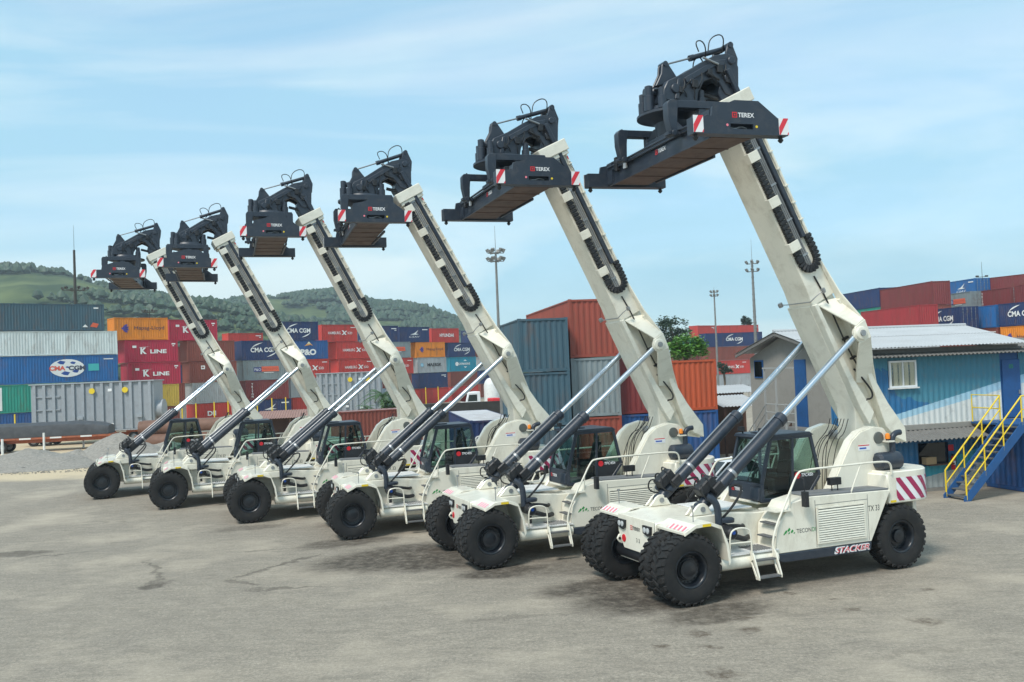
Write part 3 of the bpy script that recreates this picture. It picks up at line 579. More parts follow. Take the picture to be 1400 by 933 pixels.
    # ---- lift cylinders (along their own x)
    for s in (1, -1):
        c = MB(); c.lathe([(.10, .0), (.145, .22), (.145, 3.05), (.17, 3.06), (.17, 3.22), (.14, 3.26), (.09, 3.27)], 20, 'x'); c.lathe([(.15, -.075), (.15, .075)], 16, 'y'); c.box((.14, 0, 0), (.2, .14, .22))
        c.lathe([(.152, 1.18), (.155, 1.19), (.155, 1.25), (.152, 1.26)], 20, 'x', mat='steel')
        c.tube((.8, -.02, -.17), (3.1, -.02, -.17), .02, n=6, mat='steel')
        cy = c.build('lift_cylinder', 'slate', root); cy.location = (CBX, CBY * s, CBZ); cy['side'] = s
        c = MB(); c.tube((3.2, 0, 0), (6.45, 0, 0), .082, n=18); c.lathe([(.12, -.07), (.13, -.06), (.13, .06), (.12, .07)], 16, 'y', (6.43, 0, 0)); c.build('piston_rod', 'chrome', cy)
        [MB().box(cc, dd).build('valve_block', 'blackmetal', cy, bevel=.03) for cc, dd in (((.46, .02, -.31), (.50, .30, .26)), ((.62, .17, -.10), (.34, .1, .22)), ((.34, -.17, -.12), (.26, .1, .22)))]
        c = MB()
        for k in range(5): c.path([(.3 + .1 * k, (.1 - .05 * k), -.4), (.2 + .12 * k, .2 * (1 if k % 2 else -1), -.5), (.0 + .15 * k, .28 * (1 if k % 2 else -1), -.25), (.25 + .1 * k, .17 * (1 if k % 2 else -1), .05)], .02, n=6, smooth=2)
        c.path([(.9, .1, .14), (1.15, .2, .25), (1.0, .25, .4), (.5, .3, .45), (.2, .2, .5)], .03, n=8, smooth=2)
        c.build('cylinder_hose', 'hose', cy)
    # ---- rotator and spreader (spreader frame: origin at the bottom centre)
    ro = MB(); ro.lathe([(.42, .60), (.46, 1.05), (.58, 1.14), (.80, 1.17), (.90, 1.20), (.90, 1.26), (.78, 1.30), (.70, 1.34), (.66, 1.42), (.3, 1.42)], 32, 'z')
    for (y, sg) in ((0, 1), (0, -1)): pass
    rot = ro.build('rotator', 'slate', root, bevel=.0)
    for (a, rr, hh) in ((0.2, .13, .62), (0.75, .11, .5), (-.5, .12, .55), (2.6, .12, .5), (-2.4, .13, .55)):
        m = MB(); x, y = .72 * math.cos(a), .72 * math.sin(a); m.lathe([(rr, 1.3), (rr, 1.3 + hh * .6), (rr * .75, 1.3 + hh * .62), (rr * .75, 1.3 + hh), (rr * .4, 1.32 + hh)], 14, 'z', (x, y, 0)); m.build('slew_motor', 'slate', rot)
    MB().lathe([(.06, .15), (.12, .18), (.12, .62), (.09, .66), (.09, .85)], 14, 'x', (-.15, -.12, 1.86)).build('slew_motor', 'slate', rot)
    sp = MB(); sp.prism([(-.55, .06), (-.55, .50), (-.45, .56), (.45, .56), (.55, .50), (.55, .06)], -2.75, 2.75)
    sp.prism([(1.25, .56), (1.05, .66), (.55, 1.02), (-.55, 1.02), (-1.05, .66), (-1.25, .56)], -.30, -.26, ax='x'); sp.prism([(1.25, .56), (1.05, .66), (.55, 1.02), (-.55, 1.02), (-1.05, .66), (-1.25, .56)], .26, .30, ax='x')
    sp.bb((-.5, -.6, .56), (.5, .6, .68)); sp.tube((.62, -2.7, .5), (.62, 2.7, .5), .035, n=8); sp.bb((.55, -2.75, .40), (.62, 2.75, .46)); sp.bb((-.62, -2.75, .40), (-.55, 2.75, .46))
    spr = sp.build('spreader', 'slate', root, bevel=.015)
    m = MB(); m.bb((-.52, -2.6, .035), (.52, 2.6, .058)); 
    for y in (-1.5, -.5, .6, 1.6): m.bb((-.53, y, .02), (.53, y + .05, .036))
    m.build('underside_plate', 'brownsteel', spr)
    m = MB(); m.bb((-.62, -2.2, .0), (-.56, .9, .07)); m.bb((.56, -2.7, .0), (.60, 2.7, .05)); m.build('skid_rail', 'slate', spr)
    for s in (1, -1):
        e = MB()
        pf = [(1.19, .0), (1.19, .38), (.74, .39), (.70, .60), (.42, .66), (.15, .76), (-.46, .76), (-.94, .39), (-1.19, .39), (-1.19, .0)]
        def hole(): pass
        sl0, sl1, sz0, sz1 = .28, -.30, .12, .235
        ya, yb = 3.0 * s, 3.075 * s
        # face plate with a slot: four pieces round the opening
        for q in ([(1.19, .0), (1.19, .38), (.74, .39), (.70, .60), (.42, .66), (sl0, .705), (sl0, .0)], [(sl1, .0), (sl1, .76), (-.46, .76), (-.94, .39), (-1.19, .39), (-1.19, .0)], [(sl0, sz1), (sl0, .705), (.15, .76), (sl1, .76), (sl1, sz1)], [(sl0, 0), (sl0, sz0), (sl1, sz0), (sl1, 0)]): e.prism(q, ya, yb)
        e.prism([(1.19, .0), (1.19, .37), (-1.19, .37), (-1.19, .0)], 2.78 * s, 2.84 * s); e.bb((1.19, 2.84 * s, .0), (-1.19, 3.0 * s, .06)); e.bb((1.19, 2.84 * s, .31), (.70, 3.0 * s, .37)); e.bb((-.90, 2.84 * s, .31), (-1.19, 3.0 * s, .37)); e.bb((1.19, 2.84 * s, .06), (1.14, 3.0 * s, .31)); e.bb((-1.14, 2.84 * s, .06), (-1.19, 3.0 * s, .31))
        e.prism([(.62, .05), (.62, .62), (-.62, .62), (-.62, .05)], 2.45 * s, 2.78 * s)
        eb = e.build('end_beam', 'slate', spr)
        for x in (-1.08, 1.08):
            t = MB(); t.lathe([(.045, .0), (.045, -.05), (.065, -.055), (.06, -.085), (.02, -.13)], 12, 'z', (x, 2.93 * s, -.002)); t.build('twistlock', 'blackmetal', spr)
        for x0, x1 in ((.955, 1.20), (-1.20, -.955)):
            hz = MB(); yy = 3.079 * s; w, hh = .245, .37
            T = lambda p, o: ((x1 - p[0]) if s > 0 else (x0 + p[0]), yy + o * s, .02 + p[1])
            hz.bb((x0, 3.077 * s, .02), (x1, 3.085 * s, .39), 'white')
            for st in stripes(w, hh, .13, .30, .60, -.10): hz.poly([T(p, .0085) for p in st], 'hazred')
            hz.build('hazard_plate', 'white', spr, smooth=False)
        d = MB(); d.lathe([(.03, 3.077 * s), (.03, 3.083 * s)], 10, 'y', (.36, 0, .2), mat='pink'); d.build('warning_label', 'pink', spr); d = MB(); d.lathe([(.03, 3.077 * s), (.03, 3.083 * s)], 10, 'y', (-.38, 0, .18), mat='yellow'); d.build('warning_label', 'yellow', spr)
        m = MB(); m.path([(.2, 2.95 * s, .17), (.1, 2.97 * s, .14), (-.05, 2.97 * s, .2), (-.2, 2.95 * s, .16)], .02, n=6, smooth=1); m.build('slot_linkage', 'steel', spr)
        terex(spr, (-.05, 3.08 * s, .43), (-1 * s, 0, 0), (0, 0, 1), .10)
        # portal arms
        p = MB(); yc = 1.38 * s
        p.bb((.80, yc - .12, 1.02), (-.72, yc + .12, 1.20)); p.prism([(.66, 1.20), (.88, 1.20), (.94, 1.12), (.94, .80), (.86, .40), (.72, .38), (.70, .80)], yc - .13, yc + .13)
        p.prism([(-.60, 1.20), (-.80, 1.20), (-.84, 1.12), (-.84, .80), (-.76, .40), (-.64, .38), (-.62, .80)], yc - .13, yc + .13); p.bb((.6, yc - .1, .38), (.95, yc + .1, .46)); p.tube((.80, yc - .16, .42), (.80, yc + .16, .42), .07, n=12); p.tube((.74, yc - .05, 1.2), (.74, yc - .05, 1.26), .03)
        p.bb((-.1, yc - .1, .56), (.1, yc + .1, 1.02))
        p.build('portal_arm', 'slate', spr, bevel=.015)
        m = MB(); m.bb((.5, 2.05 * s, .3), (.66, 2.2 * s, .68)); m.bb((.30, 2.3 * s, .56), (.55, 2.7 * s, .66)); m.build('latch_block', 'blackmetal', spr, bevel=.01)
    terex(spr, (.556, .3, .30), (0, 1, 0), (0, 0, 1), .10)
    terex(spr, (-.556, .3, .30), (0, -1, 0), (0, 0, 1), .10)
    m = MB(); m.bb((.58, -1.72, .28), (.62, -1.55, .52)); m.build('spreader_plaque', 'white', spr)
    return root

def pose(root, X, Y, a, b, e, sx, sy, sz, sa, st):
    root.location = (X, Y, 0); root.rotation_euler = (0, 0, R(a))
    A = BA + R(b)
    pin = (PVX + PIN_S * math.cos(A) - PIN_T * math.sin(A), PVZ + PIN_S * math.sin(A) + PIN_T * math.cos(A))
    # head top after rotation and extension, as fitted
    dx, dz = -2.549 - PVX, 13.388 - PVZ; ex, ez = -3.335 - PVX, 12.23 - PVZ; n = math.hypot(ex, ez)
    dx += e * ex / n; dz += e * ez / n; cb, sb = math.cos(R(b)), math.sin(R(b))
    top = (PVX + cb * dx - sb * dz, PVZ + sb * dx + cb * dz)
    for ch in root.children:
        nm = ch.name.split('.')[0]
        if nm == 'boom':
            ch.rotation_euler = (0, -A, 0)
            for g in ch.children:
                if g.name.split('.')[0] in ('boom_head', 'tilt_cylinder', 'head_hose', 'valve_block', 'head_hydraulics'): g.location = (e, 0, 0)
        elif nm == 'lift_cylinder':
            s = ch['side']; d = Vector((pin[0] - CBX, (.94 - CBY) * s, pin[1] - CBZ))
            ch.rotation_euler = (0, -math.atan2(d.z, d.x), 0)
            for g in ch.children:
                if g.name.startswith('piston_rod'): g.location = (d.length - 6.43, 0, 0)
        elif nm in ('spreader', 'rotator'):
            ch.location = (top[0] + 1.28 + sx, sy if nm == 'spreader' else sy, top[1] - 2.944 + sz); ch.rotation_euler = (0, -R(st), R(sa))
FIT = [(3.042, 22.487, 201.80, .485, -.032, -.022, -.103, -.051, -3.64, -.66), (-1.487, 27.18, 200.78, 1.16, -.168, .005, .017, .016, -2.6, -.04),
       (-6.114, 32.539, 198.56, -1.185, .018, .022, .077, -.001, -2.69, .28), (-10.829, 36.883, 199.9, .427, .208, .044, .054, .061, -2.76, .3),
       (-15.658, 41.535, 200.4, -.792, -.096, -.016, .069, -.016, -2.9, .98), (-20.59, 45.973, 203.0, .285, .052, -.032, -.118, -.009, -6.85, .53)]
ORD = ['first', 'second', 'third', 'fourth', 'fifth', 'sixth']
LAB = ['cream reach stacker with raised boom, first of the row, beside the blue office stairs', 'cream reach stacker with raised boom, second of the row counted from the blue office',
       'cream reach stacker with raised boom, third of the row counted from the blue office', 'cream reach stacker with raised boom, fourth of the row counted from the blue office',
       'cream reach stacker with raised boom, fifth of the row counted from the blue office', 'cream reach stacker with raised boom, last of the row, beside the gravel heaps']
proto = build_machine()
machines = [proto] + [copy_tree(proto) for _ in range(5)]
for i, (o, f) in enumerate(zip(machines, FIT)):
    pose(o, *f); tag(o, LAB[i], 'reach stacker', 'reach stackers parked in a slanting row')

# ------------------------------------------------------------------ ground
def ground_material():
    m = bpy.data.materials.new('yard_concrete'); m.use_nodes = True; n, l = m.node_tree.nodes, m.node_tree.links; b = n['Principled BSDF']
    tcn = n.new('ShaderNodeTexCoord'); P = tcn.outputs['Object']
    def noise(scale, detail=6, rough=.6, dist=0, vec=None, mapping=None):
        x = n.new('ShaderNodeTexNoise'); x.inputs['Scale'].default_value = scale; x.inputs['Detail'].default_value = detail; x.inputs['Roughness'].default_value = rough; x.inputs['Distortion'].default_value = dist
        v = vec or P
        if mapping:
            mpn = n.new('ShaderNodeMapping'); mpn.inputs['Rotation'].default_value = (0, 0, R(mapping[0])); mpn.inputs['Scale'].default_value = mapping[1]; l.new(v, mpn.inputs['Vector']); v = mpn.outputs[0]
        l.new(v, x.inputs['Vector']); return x.outputs['Fac']
    def mrange(v, a, b_, c, d, smooth=False):
        x = n.new('ShaderNodeMapRange'); x.inputs[1].default_value = a; x.inputs[2].default_value = b_; x.inputs[3].default_value = c; x.inputs[4].default_value = d
        if smooth: x.interpolation_type = 'SMOOTHSTEP'
        l.new(v, x.inputs[0]); return x.outputs[0]
    def mix(fac, a, col):
        x = n.new('ShaderNodeMix'); x.data_type = 'RGBA'; x.inputs[7].default_value = (*col, 1); l.new(fac, x.inputs[0]); l.new(a, x.inputs[6]); return x.outputs[2]
    def mul(a, b_):
        x = n.new('ShaderNodeMath'); x.operation = 'MULTIPLY'; l.new(a, x.inputs[0])
        if isinstance(b_, (int, float)): x.inputs[1].default_value = b_
        else: l.new(b_, x.inputs[1])
        return x.outputs[0]
    def mx_(a, b_):
        x = n.new('ShaderNodeMath'); x.operation = 'MAXIMUM'; l.new(a, x.inputs[0]); l.new(b_, x.inputs[1]); return x.outputs[0]
    rgb = n.new('ShaderNodeRGB'); rgb.outputs[0].default_value = (.225, .212, .190, 1); c = rgb.outputs[0]
    c = mix(mrange(noise(.12, 5), .35, .7, 0, .8), c, (.185, .178, .165))
    c = mix(mrange(noise(.5, 7, .65), .45, .75, 0, .7), c, (.265, .25, .222))
    c = mix(mrange(noise(.8, 8, .7, 0, None, (20, (.35, 3, 1))), .5, .78, 0, .65), c, (.145, .138, .125))
    c = mix(mrange(noise(3.2, 8, .75), .55, .8, 0, .55), c, (.115, .11, .10))
    c = mix(mrange(noise(1.7, 9, .78, .3, None, (20, (1, 2.2, 1))), .45, .62, 0, .65), c, (.125, .12, .108))
    c = mix(mrange(noise(13, 8, .85), .46, .58, 0, .7), c, (.095, .09, .083))
    c = mix(mrange(noise(11, 8, .85, .3), .55, .66, 0, .75), c, (.36, .345, .31))
    c = mix(mrange(noise(45, 4, .8), .5, .62, 0, .5), c, (.09, .087, .08))
    c = mix(mrange(noise(.22, 7, .62), .5, .68, 0, .6), c, (.30, .28, .245))
    c = mix(mrange(noise(.9, 8, .7, 0, None, (-38, (.3, 3.4, 1))), .54, .74, 0, .5), c, (.135, .125, .11))
    # pale sandy strip behind the row
    sx = n.new('ShaderNodeSeparateXYZ'); l.new(P, sx.inputs[0])
    dist = n.new('ShaderNodeTexNoise'); dist.inputs['Scale'].default_value = .35; dist.inputs['Detail'].default_value = 5; l.new(P, dist.inputs['Vector'])
    ysum = n.new('ShaderNodeMath'); ysum.operation = 'MULTIPLY_ADD'; ysum.inputs[1].default_value = 9; l.new(dist.outputs['Fac'], ysum.inputs[0]); l.new(sx.outputs['Y'], ysum.inputs[2])
    c = mix(mul(mrange(ysum.outputs[0], 57, 61, 0, .85, True), mrange(sx.outputs['X'], -24, -16, 1, .12, True)), c, (.35, .305, .225))
    # stains: (pixel centre, radii in m, angle, strength)
    dn = n.new('ShaderNodeTexNoise'); dn.inputs['Scale'].default_value = .9; dn.inputs['Detail'].default_value = 7; dn.inputs['Roughness'].default_value = .7; l.new(P, dn.inputs['Vector'])
    off = n.new('ShaderNodeVectorMath'); off.operation = 'MULTIPLY_ADD'; off.inputs[1].default_value = (1.6, 1.6, 0); l.new(dn.outputs['Color'], off.inputs[0])
    sub = n.new('ShaderNodeVectorMath'); sub.operation = 'SUBTRACT'; sub.inputs[1].default_value = (.8, .8, 0); l.new(P, sub.inputs[0]); l.new(sub.outputs[0], off.inputs[2])
    ST = [((905, 815), 2.4, 1.5, 20, .9), ((985, 838), 1.6, .8, 20, .8), ((840, 800), 2.2, 1.0, 20, .85), ((620, 765), 2.6, 1.5, 20, .9), ((690, 782), 1.6, .8, 20, .85), ((555, 760), 3.4, 1.9, 30, .85), ((475, 742), 1.8, .8, 20, .7),
          ((340, 722), 1.5, .7, 20, .5), ((1010, 800), 1.3, .6, 20, .7), ((28, 757), 1.2, .55, 0, .6), ((215, 800), .5, .35, 60, .7), ((1100, 790), 3.5, 1.0, 20, .35), ((820, 770), 3.5, 1.2, 20, .5)]
    for (p0, p1, w_, k_) in (((312, 792), (440, 757), .16, .6), ((312, 792), (345, 802), .2, .5), ((330, 806), (445, 802), .12, .5), ((100, 715), (210, 712), .1, .35), ((20, 765), (140, 752), .14, .4), ((320, 754), (400, 750), .1, .4), ((1180, 900), (1330, 886), .12, .25), ((640, 850), (800, 835), .12, .25), ((205, 765), (216, 802), .12, .5)):
        g0, g1 = onground(*p0), onground(*p1); mid = (g0 + g1) / 2; d_ = g1 - g0; ST.append(((mid.x, mid.y), d_.length * .55, w_, math.degrees(math.atan2(d_.y, d_.x)), k_, 'w'))
    st = None
    grain = mrange(noise(3.5, 8, .75), .34, .56, .40, 1)
    for (px, ra, rb, an, k, *wf) in ST:
        g = Vector((px[0] + .0, px[1] + .0, 0)) if wf else onground(*px); mp_ = n.new('ShaderNodeMapping'); mp_.vector_type = 'TEXTURE'; mp_.inputs['Location'].default_value = (g.x, g.y, 0); mp_.inputs['Rotation'].default_value = (0, 0, R(an)); mp_.inputs['Scale'].default_value = (ra, rb, 1e3)
        l.new(off.outputs[0], mp_.inputs['Vector']); ln = n.new('ShaderNodeVectorMath'); ln.operation = 'LENGTH'; l.new(mp_.outputs[0], ln.inputs[0])
        v = mrange(ln.outputs['Value'], .55, 1.15, k, 0, True); st = v if st is None else mx_(st, v)
    c = mix(mul(st, grain), c, (.024, .020, .017))
    SP = [((1264, 850), .42, .2, 0), ((990, 922), .40, .2, 0), ((905, 884), .22, .12, 0), ((957, 866), .28, .14, 0), ((1027, 862), .3, .16, 0), ((1080, 811), .22, .1, 0), ((1140, 819), .2, .1, 0), ((1165, 834), .25, .12, 0), ((1024, 845), .35, .1, 0), ((1268, 806), .25, .1, 0), ((972, 885), .25, .1, 0)]
    st = None
    for (px, ra, rb, an) in SP:
        g = onground(*px); mp_ = n.new('ShaderNodeMapping'); mp_.vector_type = 'TEXTURE'; mp_.inputs['Location'].default_value = (g.x, g.y, 0); mp_.inputs['Scale'].default_value = (ra * 1.1, rb * 1.9, 1e3)
        o2 = n.new('ShaderNodeVectorMath'); o2.operation = 'MULTIPLY_ADD'; o2.inputs[1].default_value = (.7, .7, 0); fine = n.new('ShaderNodeTexNoise'); fine.inputs['Scale'].default_value = 4; fine.inputs['Detail'].default_value = 6
        l.new(P, fine.inputs['Vector']); l.new(fine.outputs['Color'], o2.inputs[0]); s2 = n.new('ShaderNodeVectorMath'); s2.operation = 'SUBTRACT'; s2.inputs[1].default_value = (.35, .35, 0); l.new(P, s2.inputs[0]); l.new(s2.outputs[0], o2.inputs[2])
        l.new(o2.outputs[0], mp_.inputs['Vector']); ln = n.new('ShaderNodeVectorMath'); ln.operation = 'LENGTH'; l.new(mp_.outputs[0], ln.inputs[0])
        v = mrange(ln.outputs['Value'], (.15), 1.0, .85, 0, True); st = v if st is None else mx_(st, v)
    c = mix(mul(st, mrange(noise(7, 7, .8), .35, .6, .1, 1)), c, (.035, .024, .016))
    tn = n.new('ShaderNodeVectorMath'); tn.operation = 'MULTIPLY'; tn.inputs[1].default_value = (1.66, 1.53, 1.37); l.new(c, tn.inputs[0]); c = tn.outputs[0]
    l.new(c, b.inputs['Base Color']); b.inputs['Roughness'].default_value = .88; b.inputs['Specular IOR Level'].default_value = .3
    bp = n.new('ShaderNodeBump'); bp.inputs['Strength'].default_value = .55; bp.inputs['Distance'].default_value = .03
    hs = n.new('ShaderNodeMath'); hs.operation = 'ADD'; l.new(noise(24, 6, .75), hs.inputs[0]); l.new(noise(4, 6, .7), hs.inputs[1]); l.new(hs.outputs[0], bp.inputs['Height']); l.new(bp.outputs[0], b.inputs['Normal'])
    MATS['yard'] = m
ground_material()
m = MB(); m.poly([(-1150, -120, 0), (1150, -120, 0), (1150, 1150, 0), (-1150, 1150, 0)])
structure(m.build('ground', 'yard', smooth=False), 'worn grey concrete yard with oil stains')

# ------------------------------------------------------------------ shipping containers
CW = 2.438
_cm = {}
def corrugated(length, height, pitch=.278, depth=.036, n=None):
    # strip in local x (length) and z (height), outer face at y=0, hollows at y=+depth
    n = n or max(3, round(length / pitch)); p = length / n; xs = []
    for i in range(n): x = -length / 2 + i * p; xs += [(x, 0), (x + p * .26, 0), (x + p * .5, depth), (x + p * .76, depth)]
    xs.append((length / 2, 0)); return xs
def cont_meshes(L, H):
    k = (L, H)
    if k in _cm: return _cm[k]
    x, y = L / 2, CW / 2; P = .11
    f = MB()
    for sx in (-1, 1):
        for sy in (-1, 1):
            f.bb((sx * x, sy * y, .12), (sx * (x - P), sy * (y - P), H - .12))
            for z in (0, H - .12): f.bb((sx * (x + .004), sy * (y + .004), z), (sx * (x - .178), sy * (y - .162), z + .12))
    for sy in (-1, 1):
        f.bb((-x + .17, sy * y, .03), (x - .17, sy * (y - .06), .17)); f.bb((-x + .17, sy * y, H - .09), (x - .17, sy * (y - .06), H - .02))
    for sx in (-1, 1): f.bb((sx * x, -y + .16, .02), (sx * (x - .06), y - .16, .16)); f.bb((sx * x, -y + .16, H - .12), (sx * (x - .06), y - .16, H - .02))
    f.bb((-x + .2, -y + .1, .05), (x - .2, y - .1, .15))
    frame = f.mesh('frame', 'paint', smooth=False)
    def strip(length, rows=1):
        s = MB(); pr = corrugated(length, H)
        a = [(px, py, .16) for px, py in pr]; b = [(px, py, H - .09) for px, py in pr]; n = len(a)
        s.add(a + b, [(i, i + 1, i + 1 + n, i + n) for i in range(n - 1)]); return s.mesh('side_panel', 'paint', smooth=False)
    side = strip(L - 2 * P + .01); end = strip(CW - 2 * P + .01)
    r = MB(); pr = corrugated(L - .3, 0, .42, .02); n = len(pr); r.add([(px, -y + .05, H - .025 - py) for px, py in pr] + [(px, y - .05, H - .025 - py) for px, py in pr], [(i, i + 1, i + 1 + n, i + n) for i in range(n - 1)]); roof = r.mesh('roof', 'containertop', smooth=False)
    d = MB(); d.bb((-.55, 0, .16), (.55, .045, H - .1))
    for z in (.35, .9, 1.45, 2.0): d.bb((-.52, -.012, z), (.52, 0, z + .4))
    door = d.mesh('door', 'paintdoor', smooth=False)
    lr = MB()
    for xx in (-.28, .25): lr.tube((xx, -.05, .12), (xx, -.05, H - .08), .02, n=6); [lr.bb((xx - .06, -.07, z), (xx + .06, -.01, z + .05)) for z in (.3, 1.1, 1.9, H - .35)]
    lock = lr.mesh('lock_rod', 'steel', smooth=False)
    _cm[k] = (frame, side, end, roof, door, lock); return _cm[k]
def darker(c, k): return tuple(x * k for x in c)
def container(pos, ang, L, H, color, label, door_near=False, group=None):
    """pos = base centre, ang = world angle of the long axis"""
    root = empty('shipping_container', pos, ang); frame, side, end, roof, door, lock = cont_meshes(L, H); col = (*color, 1)
    def P(nm, me, loc, rz=0, cc=col):
        o = put(nm, me, root, loc, (0, 0, rz)); o.color = cc; return o
    P('frame', frame, (0, 0, 0))
    P('side_panel', side, (0, -CW / 2 + .025, 0)); P('side_panel', side, (0, CW / 2 - .025, 0), math.pi)
    P('roof', roof, (0, 0, 0), 0, (*[x * .6 + .12 for x in color], 1))
    dx = -1 if door_near else 1
    P('end_panel', end, (-dx * (L / 2 - .025), 0, 0), math.pi / 2 if dx < 0 else -math.pi / 2)
    for sy in (-1, 1):
        d = P('door', door, (dx * (L / 2 - .02), sy * .553, 0), math.pi / 2 * dx); put('lock_rod', lock, d)
    tag(root, label, 'container', group); return root
WHT = (.8, .8, .78); BLK = (.02, .02, .025)
def side_text(root, L, H, s, cx, cz, h, color=WHT, face='F', w=None, **k):
    if face == 'F': p, r = (cx, -CW / 2 - .012, cz), (1, 0, 0)
    elif face == 'B': p, r = (cx, CW / 2 + .012, cz), (-1, 0, 0)
    elif face == 'N': p, r = (-L / 2 - .012, cx, cz), (0, -1, 0)
    else: p, r = (L / 2 + .012, cx, cz), (0, 1, 0)
    return text(s, root, p, r, (0, 0, 1), h=h, w=w, mat='letter', color=color, **k)
def blob(root, pts, color, off=.012, name='logo_mark'):
    m = MB(); m.poly([(x, -CW / 2 - off, z) for x, z in pts]); o = m.build(name, 'letter', root, smooth=False); o.color = (*color, 1); return o
def arc_swoosh(root, cx, cz, r, a0, a1, th, color=WHT):
    n = 10; A = [R(a0 + (a1 - a0) * i / n) for i in range(n + 1)]
    blob(root, [(cx + r * 1.9 * math.cos(a), cz + r * math.sin(a)) for a in A] + [(cx + (r * 1.9 - th * math.sin(math.pi * i / n)) * math.cos(a), cz + (r - th * math.sin(math.pi * i / n)) * math.sin(a)) for i, a in reversed(list(enumerate(A)))], color)
def livery(root, L, H, kind):
    z = H * .52
    if kind == 'cma':
        side_text(root, L, H, 'CMA CGM', 0, z, .62, w=min(3.6, L * .6), bold=.03); arc_swoosh(root, .1, z, .95, 95, 165, .16); arc_swoosh(root, .1, z, .95, -80, -15, .16)
    elif kind == 'hapag':
        side_text(root, L, H, 'Hapag-Lloyd', .9, z, .55, color=(.03, .03, .08), w=3.4)
        for dx, dz in ((-2.0, .0), (-1.78, .24), (-1.78, -.24), (-1.66, 0)): blob(root, [(dx - .3, z + dz), (dx, z + dz + .22), (dx + .25, z + dz + .2), (dx + .1, z + dz), (dx + .25, z + dz - .2), (dx, z + dz - .22)], (.08, .06, .30))
    elif kind == 'kline':
        side_text(root, L, H, 'K', -.95, z, .75, bold=.05); side_text(root, L, H, 'LINE', .75, z - .08, .46, w=1.9, bold=.04); blob(root, [(-2.2, z + .35), (-1.75, z + .35), (-1.75, z + .62), (-2.2, z + .62)], WHT); blob(root, [(-1.5, z + .33), (-.2, z + .5), (-1.3, z + .42)], WHT)
        blob(root, [(2.3, H - .55), (2.75, H - .55), (2.75, H - .4), (2.3, H - .4)], WHT); blob(root, [(2.4, H - .75), (2.6, H - .75), (2.6, H - .65), (2.4, H - .65)], WHT)
    elif kind == 'hamburg':
        side_text(root, L, H, 'HAMBURG', -.9, z, .42, w=2.1, bold=.01); side_text(root, L, H, 'S\u00dcD', 1.75, z, .42, w=.8, bold=.01)
        blob(root, [(.35, z + .38), (.6, z + .38), (1.15, z - .3), (.9, z - .3)], WHT); blob(root, [(.3, z - .3), (.55, z - .3), (1.3, z + .3), (1.05, z + .3)], WHT, .016)
        blob(root, [(1.9, H - .5), (2.7, H - .5), (2.7, H - .4), (1.9, H - .4)], WHT)
    elif kind == 'pando':
        side_text(root, L, H, 'P&O', 0, z - .38, .85, w=2.4, bold=.05); blob(root, [(-.6, z + .45), (.1, z + 1.0), (.75, z + .5), (.3, z + .62)], (.75, .35, .08)); blob(root, [(-.2, z + .75), (.1, z + 1.08), (.4, z + .8)], (.8, .75, .5), .016)
    elif kind == 'nedlloyd':
        blob(root, [(-1.6, z - .25), (-.5, z - .25), (-.5, z + .32), (-1.6, z + .32)], (.03, .04, .2)); blob(root, [(-.5, z - .25), (2.0, z - .25), (1.9, z + .42), (-.5, z + .42)], (.75, .13, .06))
        side_text(root, L, H, 'P&O', -1.05, z + .03, .34).location.y -= .008; side_text(root, L, H, 'NEDLLOYD', .72, z + .08, .3, color=(.45, .09, .06), w=2.1).location.y -= .008; blob(root, [(-.2, z - .42), (1.2, z - .42), (1.2, z - .34), (-.2, z - .34)], WHT)
    elif kind == 'maersk':
        side_text(root, L, H, 'MAERSK', .5, z, .55, color=BLK, w=3.0, bold=.02); blob(root, [(-2.1 + .32 * math.cos(a * .785), z + .32 * math.sin(a * .785)) for a in range(8)], (.18, .5, .68)); side_text(root, L, H, '*', -2.1, z - .02, .4).location.y -= .008
    elif kind == 'hyundai': side_text(root, L, H, 'HYUNDAI', .3, z, .6, w=3.1, bold=.03)
    elif kind == 'bird':
        blob(root, [(-.9, z - .05), (-.1, z + .15), (.8, z + .7), (.3, z + .1), (.9, z), (.2, z - .08)], WHT); side_text(root, L, H, 'CSAV', 0, z - .42, .3, w=2.2, shear=.3); blob(root, [(1.6, H - .55), (2.7, H - .55), (2.7, H - .4), (1.6, H - .4)], WHT)
    elif kind == 'teal':
        side_text(root, L, H, 'SAFMARINE', .3, z, .42, w=2.6, bold=.02); blob(root, [(-1.4 + .38 * math.cos(a * .52), z + .38 * math.sin(a * .52)) for a in range(12)], WHT)
        blob(root, [(.1, z + .5), (.9, z + .5), (.5, z + .75)], WHT); blob(root, [(.1, z - .5), (.9, z - .5), (.5, z - .75)], WHT)
    elif kind == 'dii': side_text(root, L, H, 'DII', -.8, z, .6, w=1.1, bold=.04)
    elif kind == 'msc': side_text(root, L, H, 'm', -2.3, z + .2, .7, color=BLK, bold=.04); side_text(root, L, H, 'sc', -2.2, z - .5, .5, color=BLK, bold=.04)
    elif kind == 'codes':
        blob(root, [(L / 2 - 1.3, H - .55), (L / 2 - .35, H - .55), (L / 2 - .35, H - .42), (L / 2 - 1.3, H - .42)], WHT); blob(root, [(L / 2 - .7, H - .8), (L / 2 - .35, H - .8), (L / 2 - .35, H - .68), (L / 2 - .7, H - .68)], WHT)
    elif kind == 'square': blob(root, [(-1.6, z + .3), (-1.1, z + .3), (-1.1, z + .75), (-1.6, z + .75)], WHT); blob(root, [(-1.5, z + .45), (-1.25, z + .45), (-1.25, z + .62), (-1.5, z + .62)], (.25, .05, .04), .016)
    elif kind in ('vert', 'vertwhite'):
        x = -L / 2 + .9
        if kind == 'vertwhite': blob(root, [(x - .4, .3), (x + .4, .3), (x + .4, H - .25), (x - .4, H - .25)], WHT)
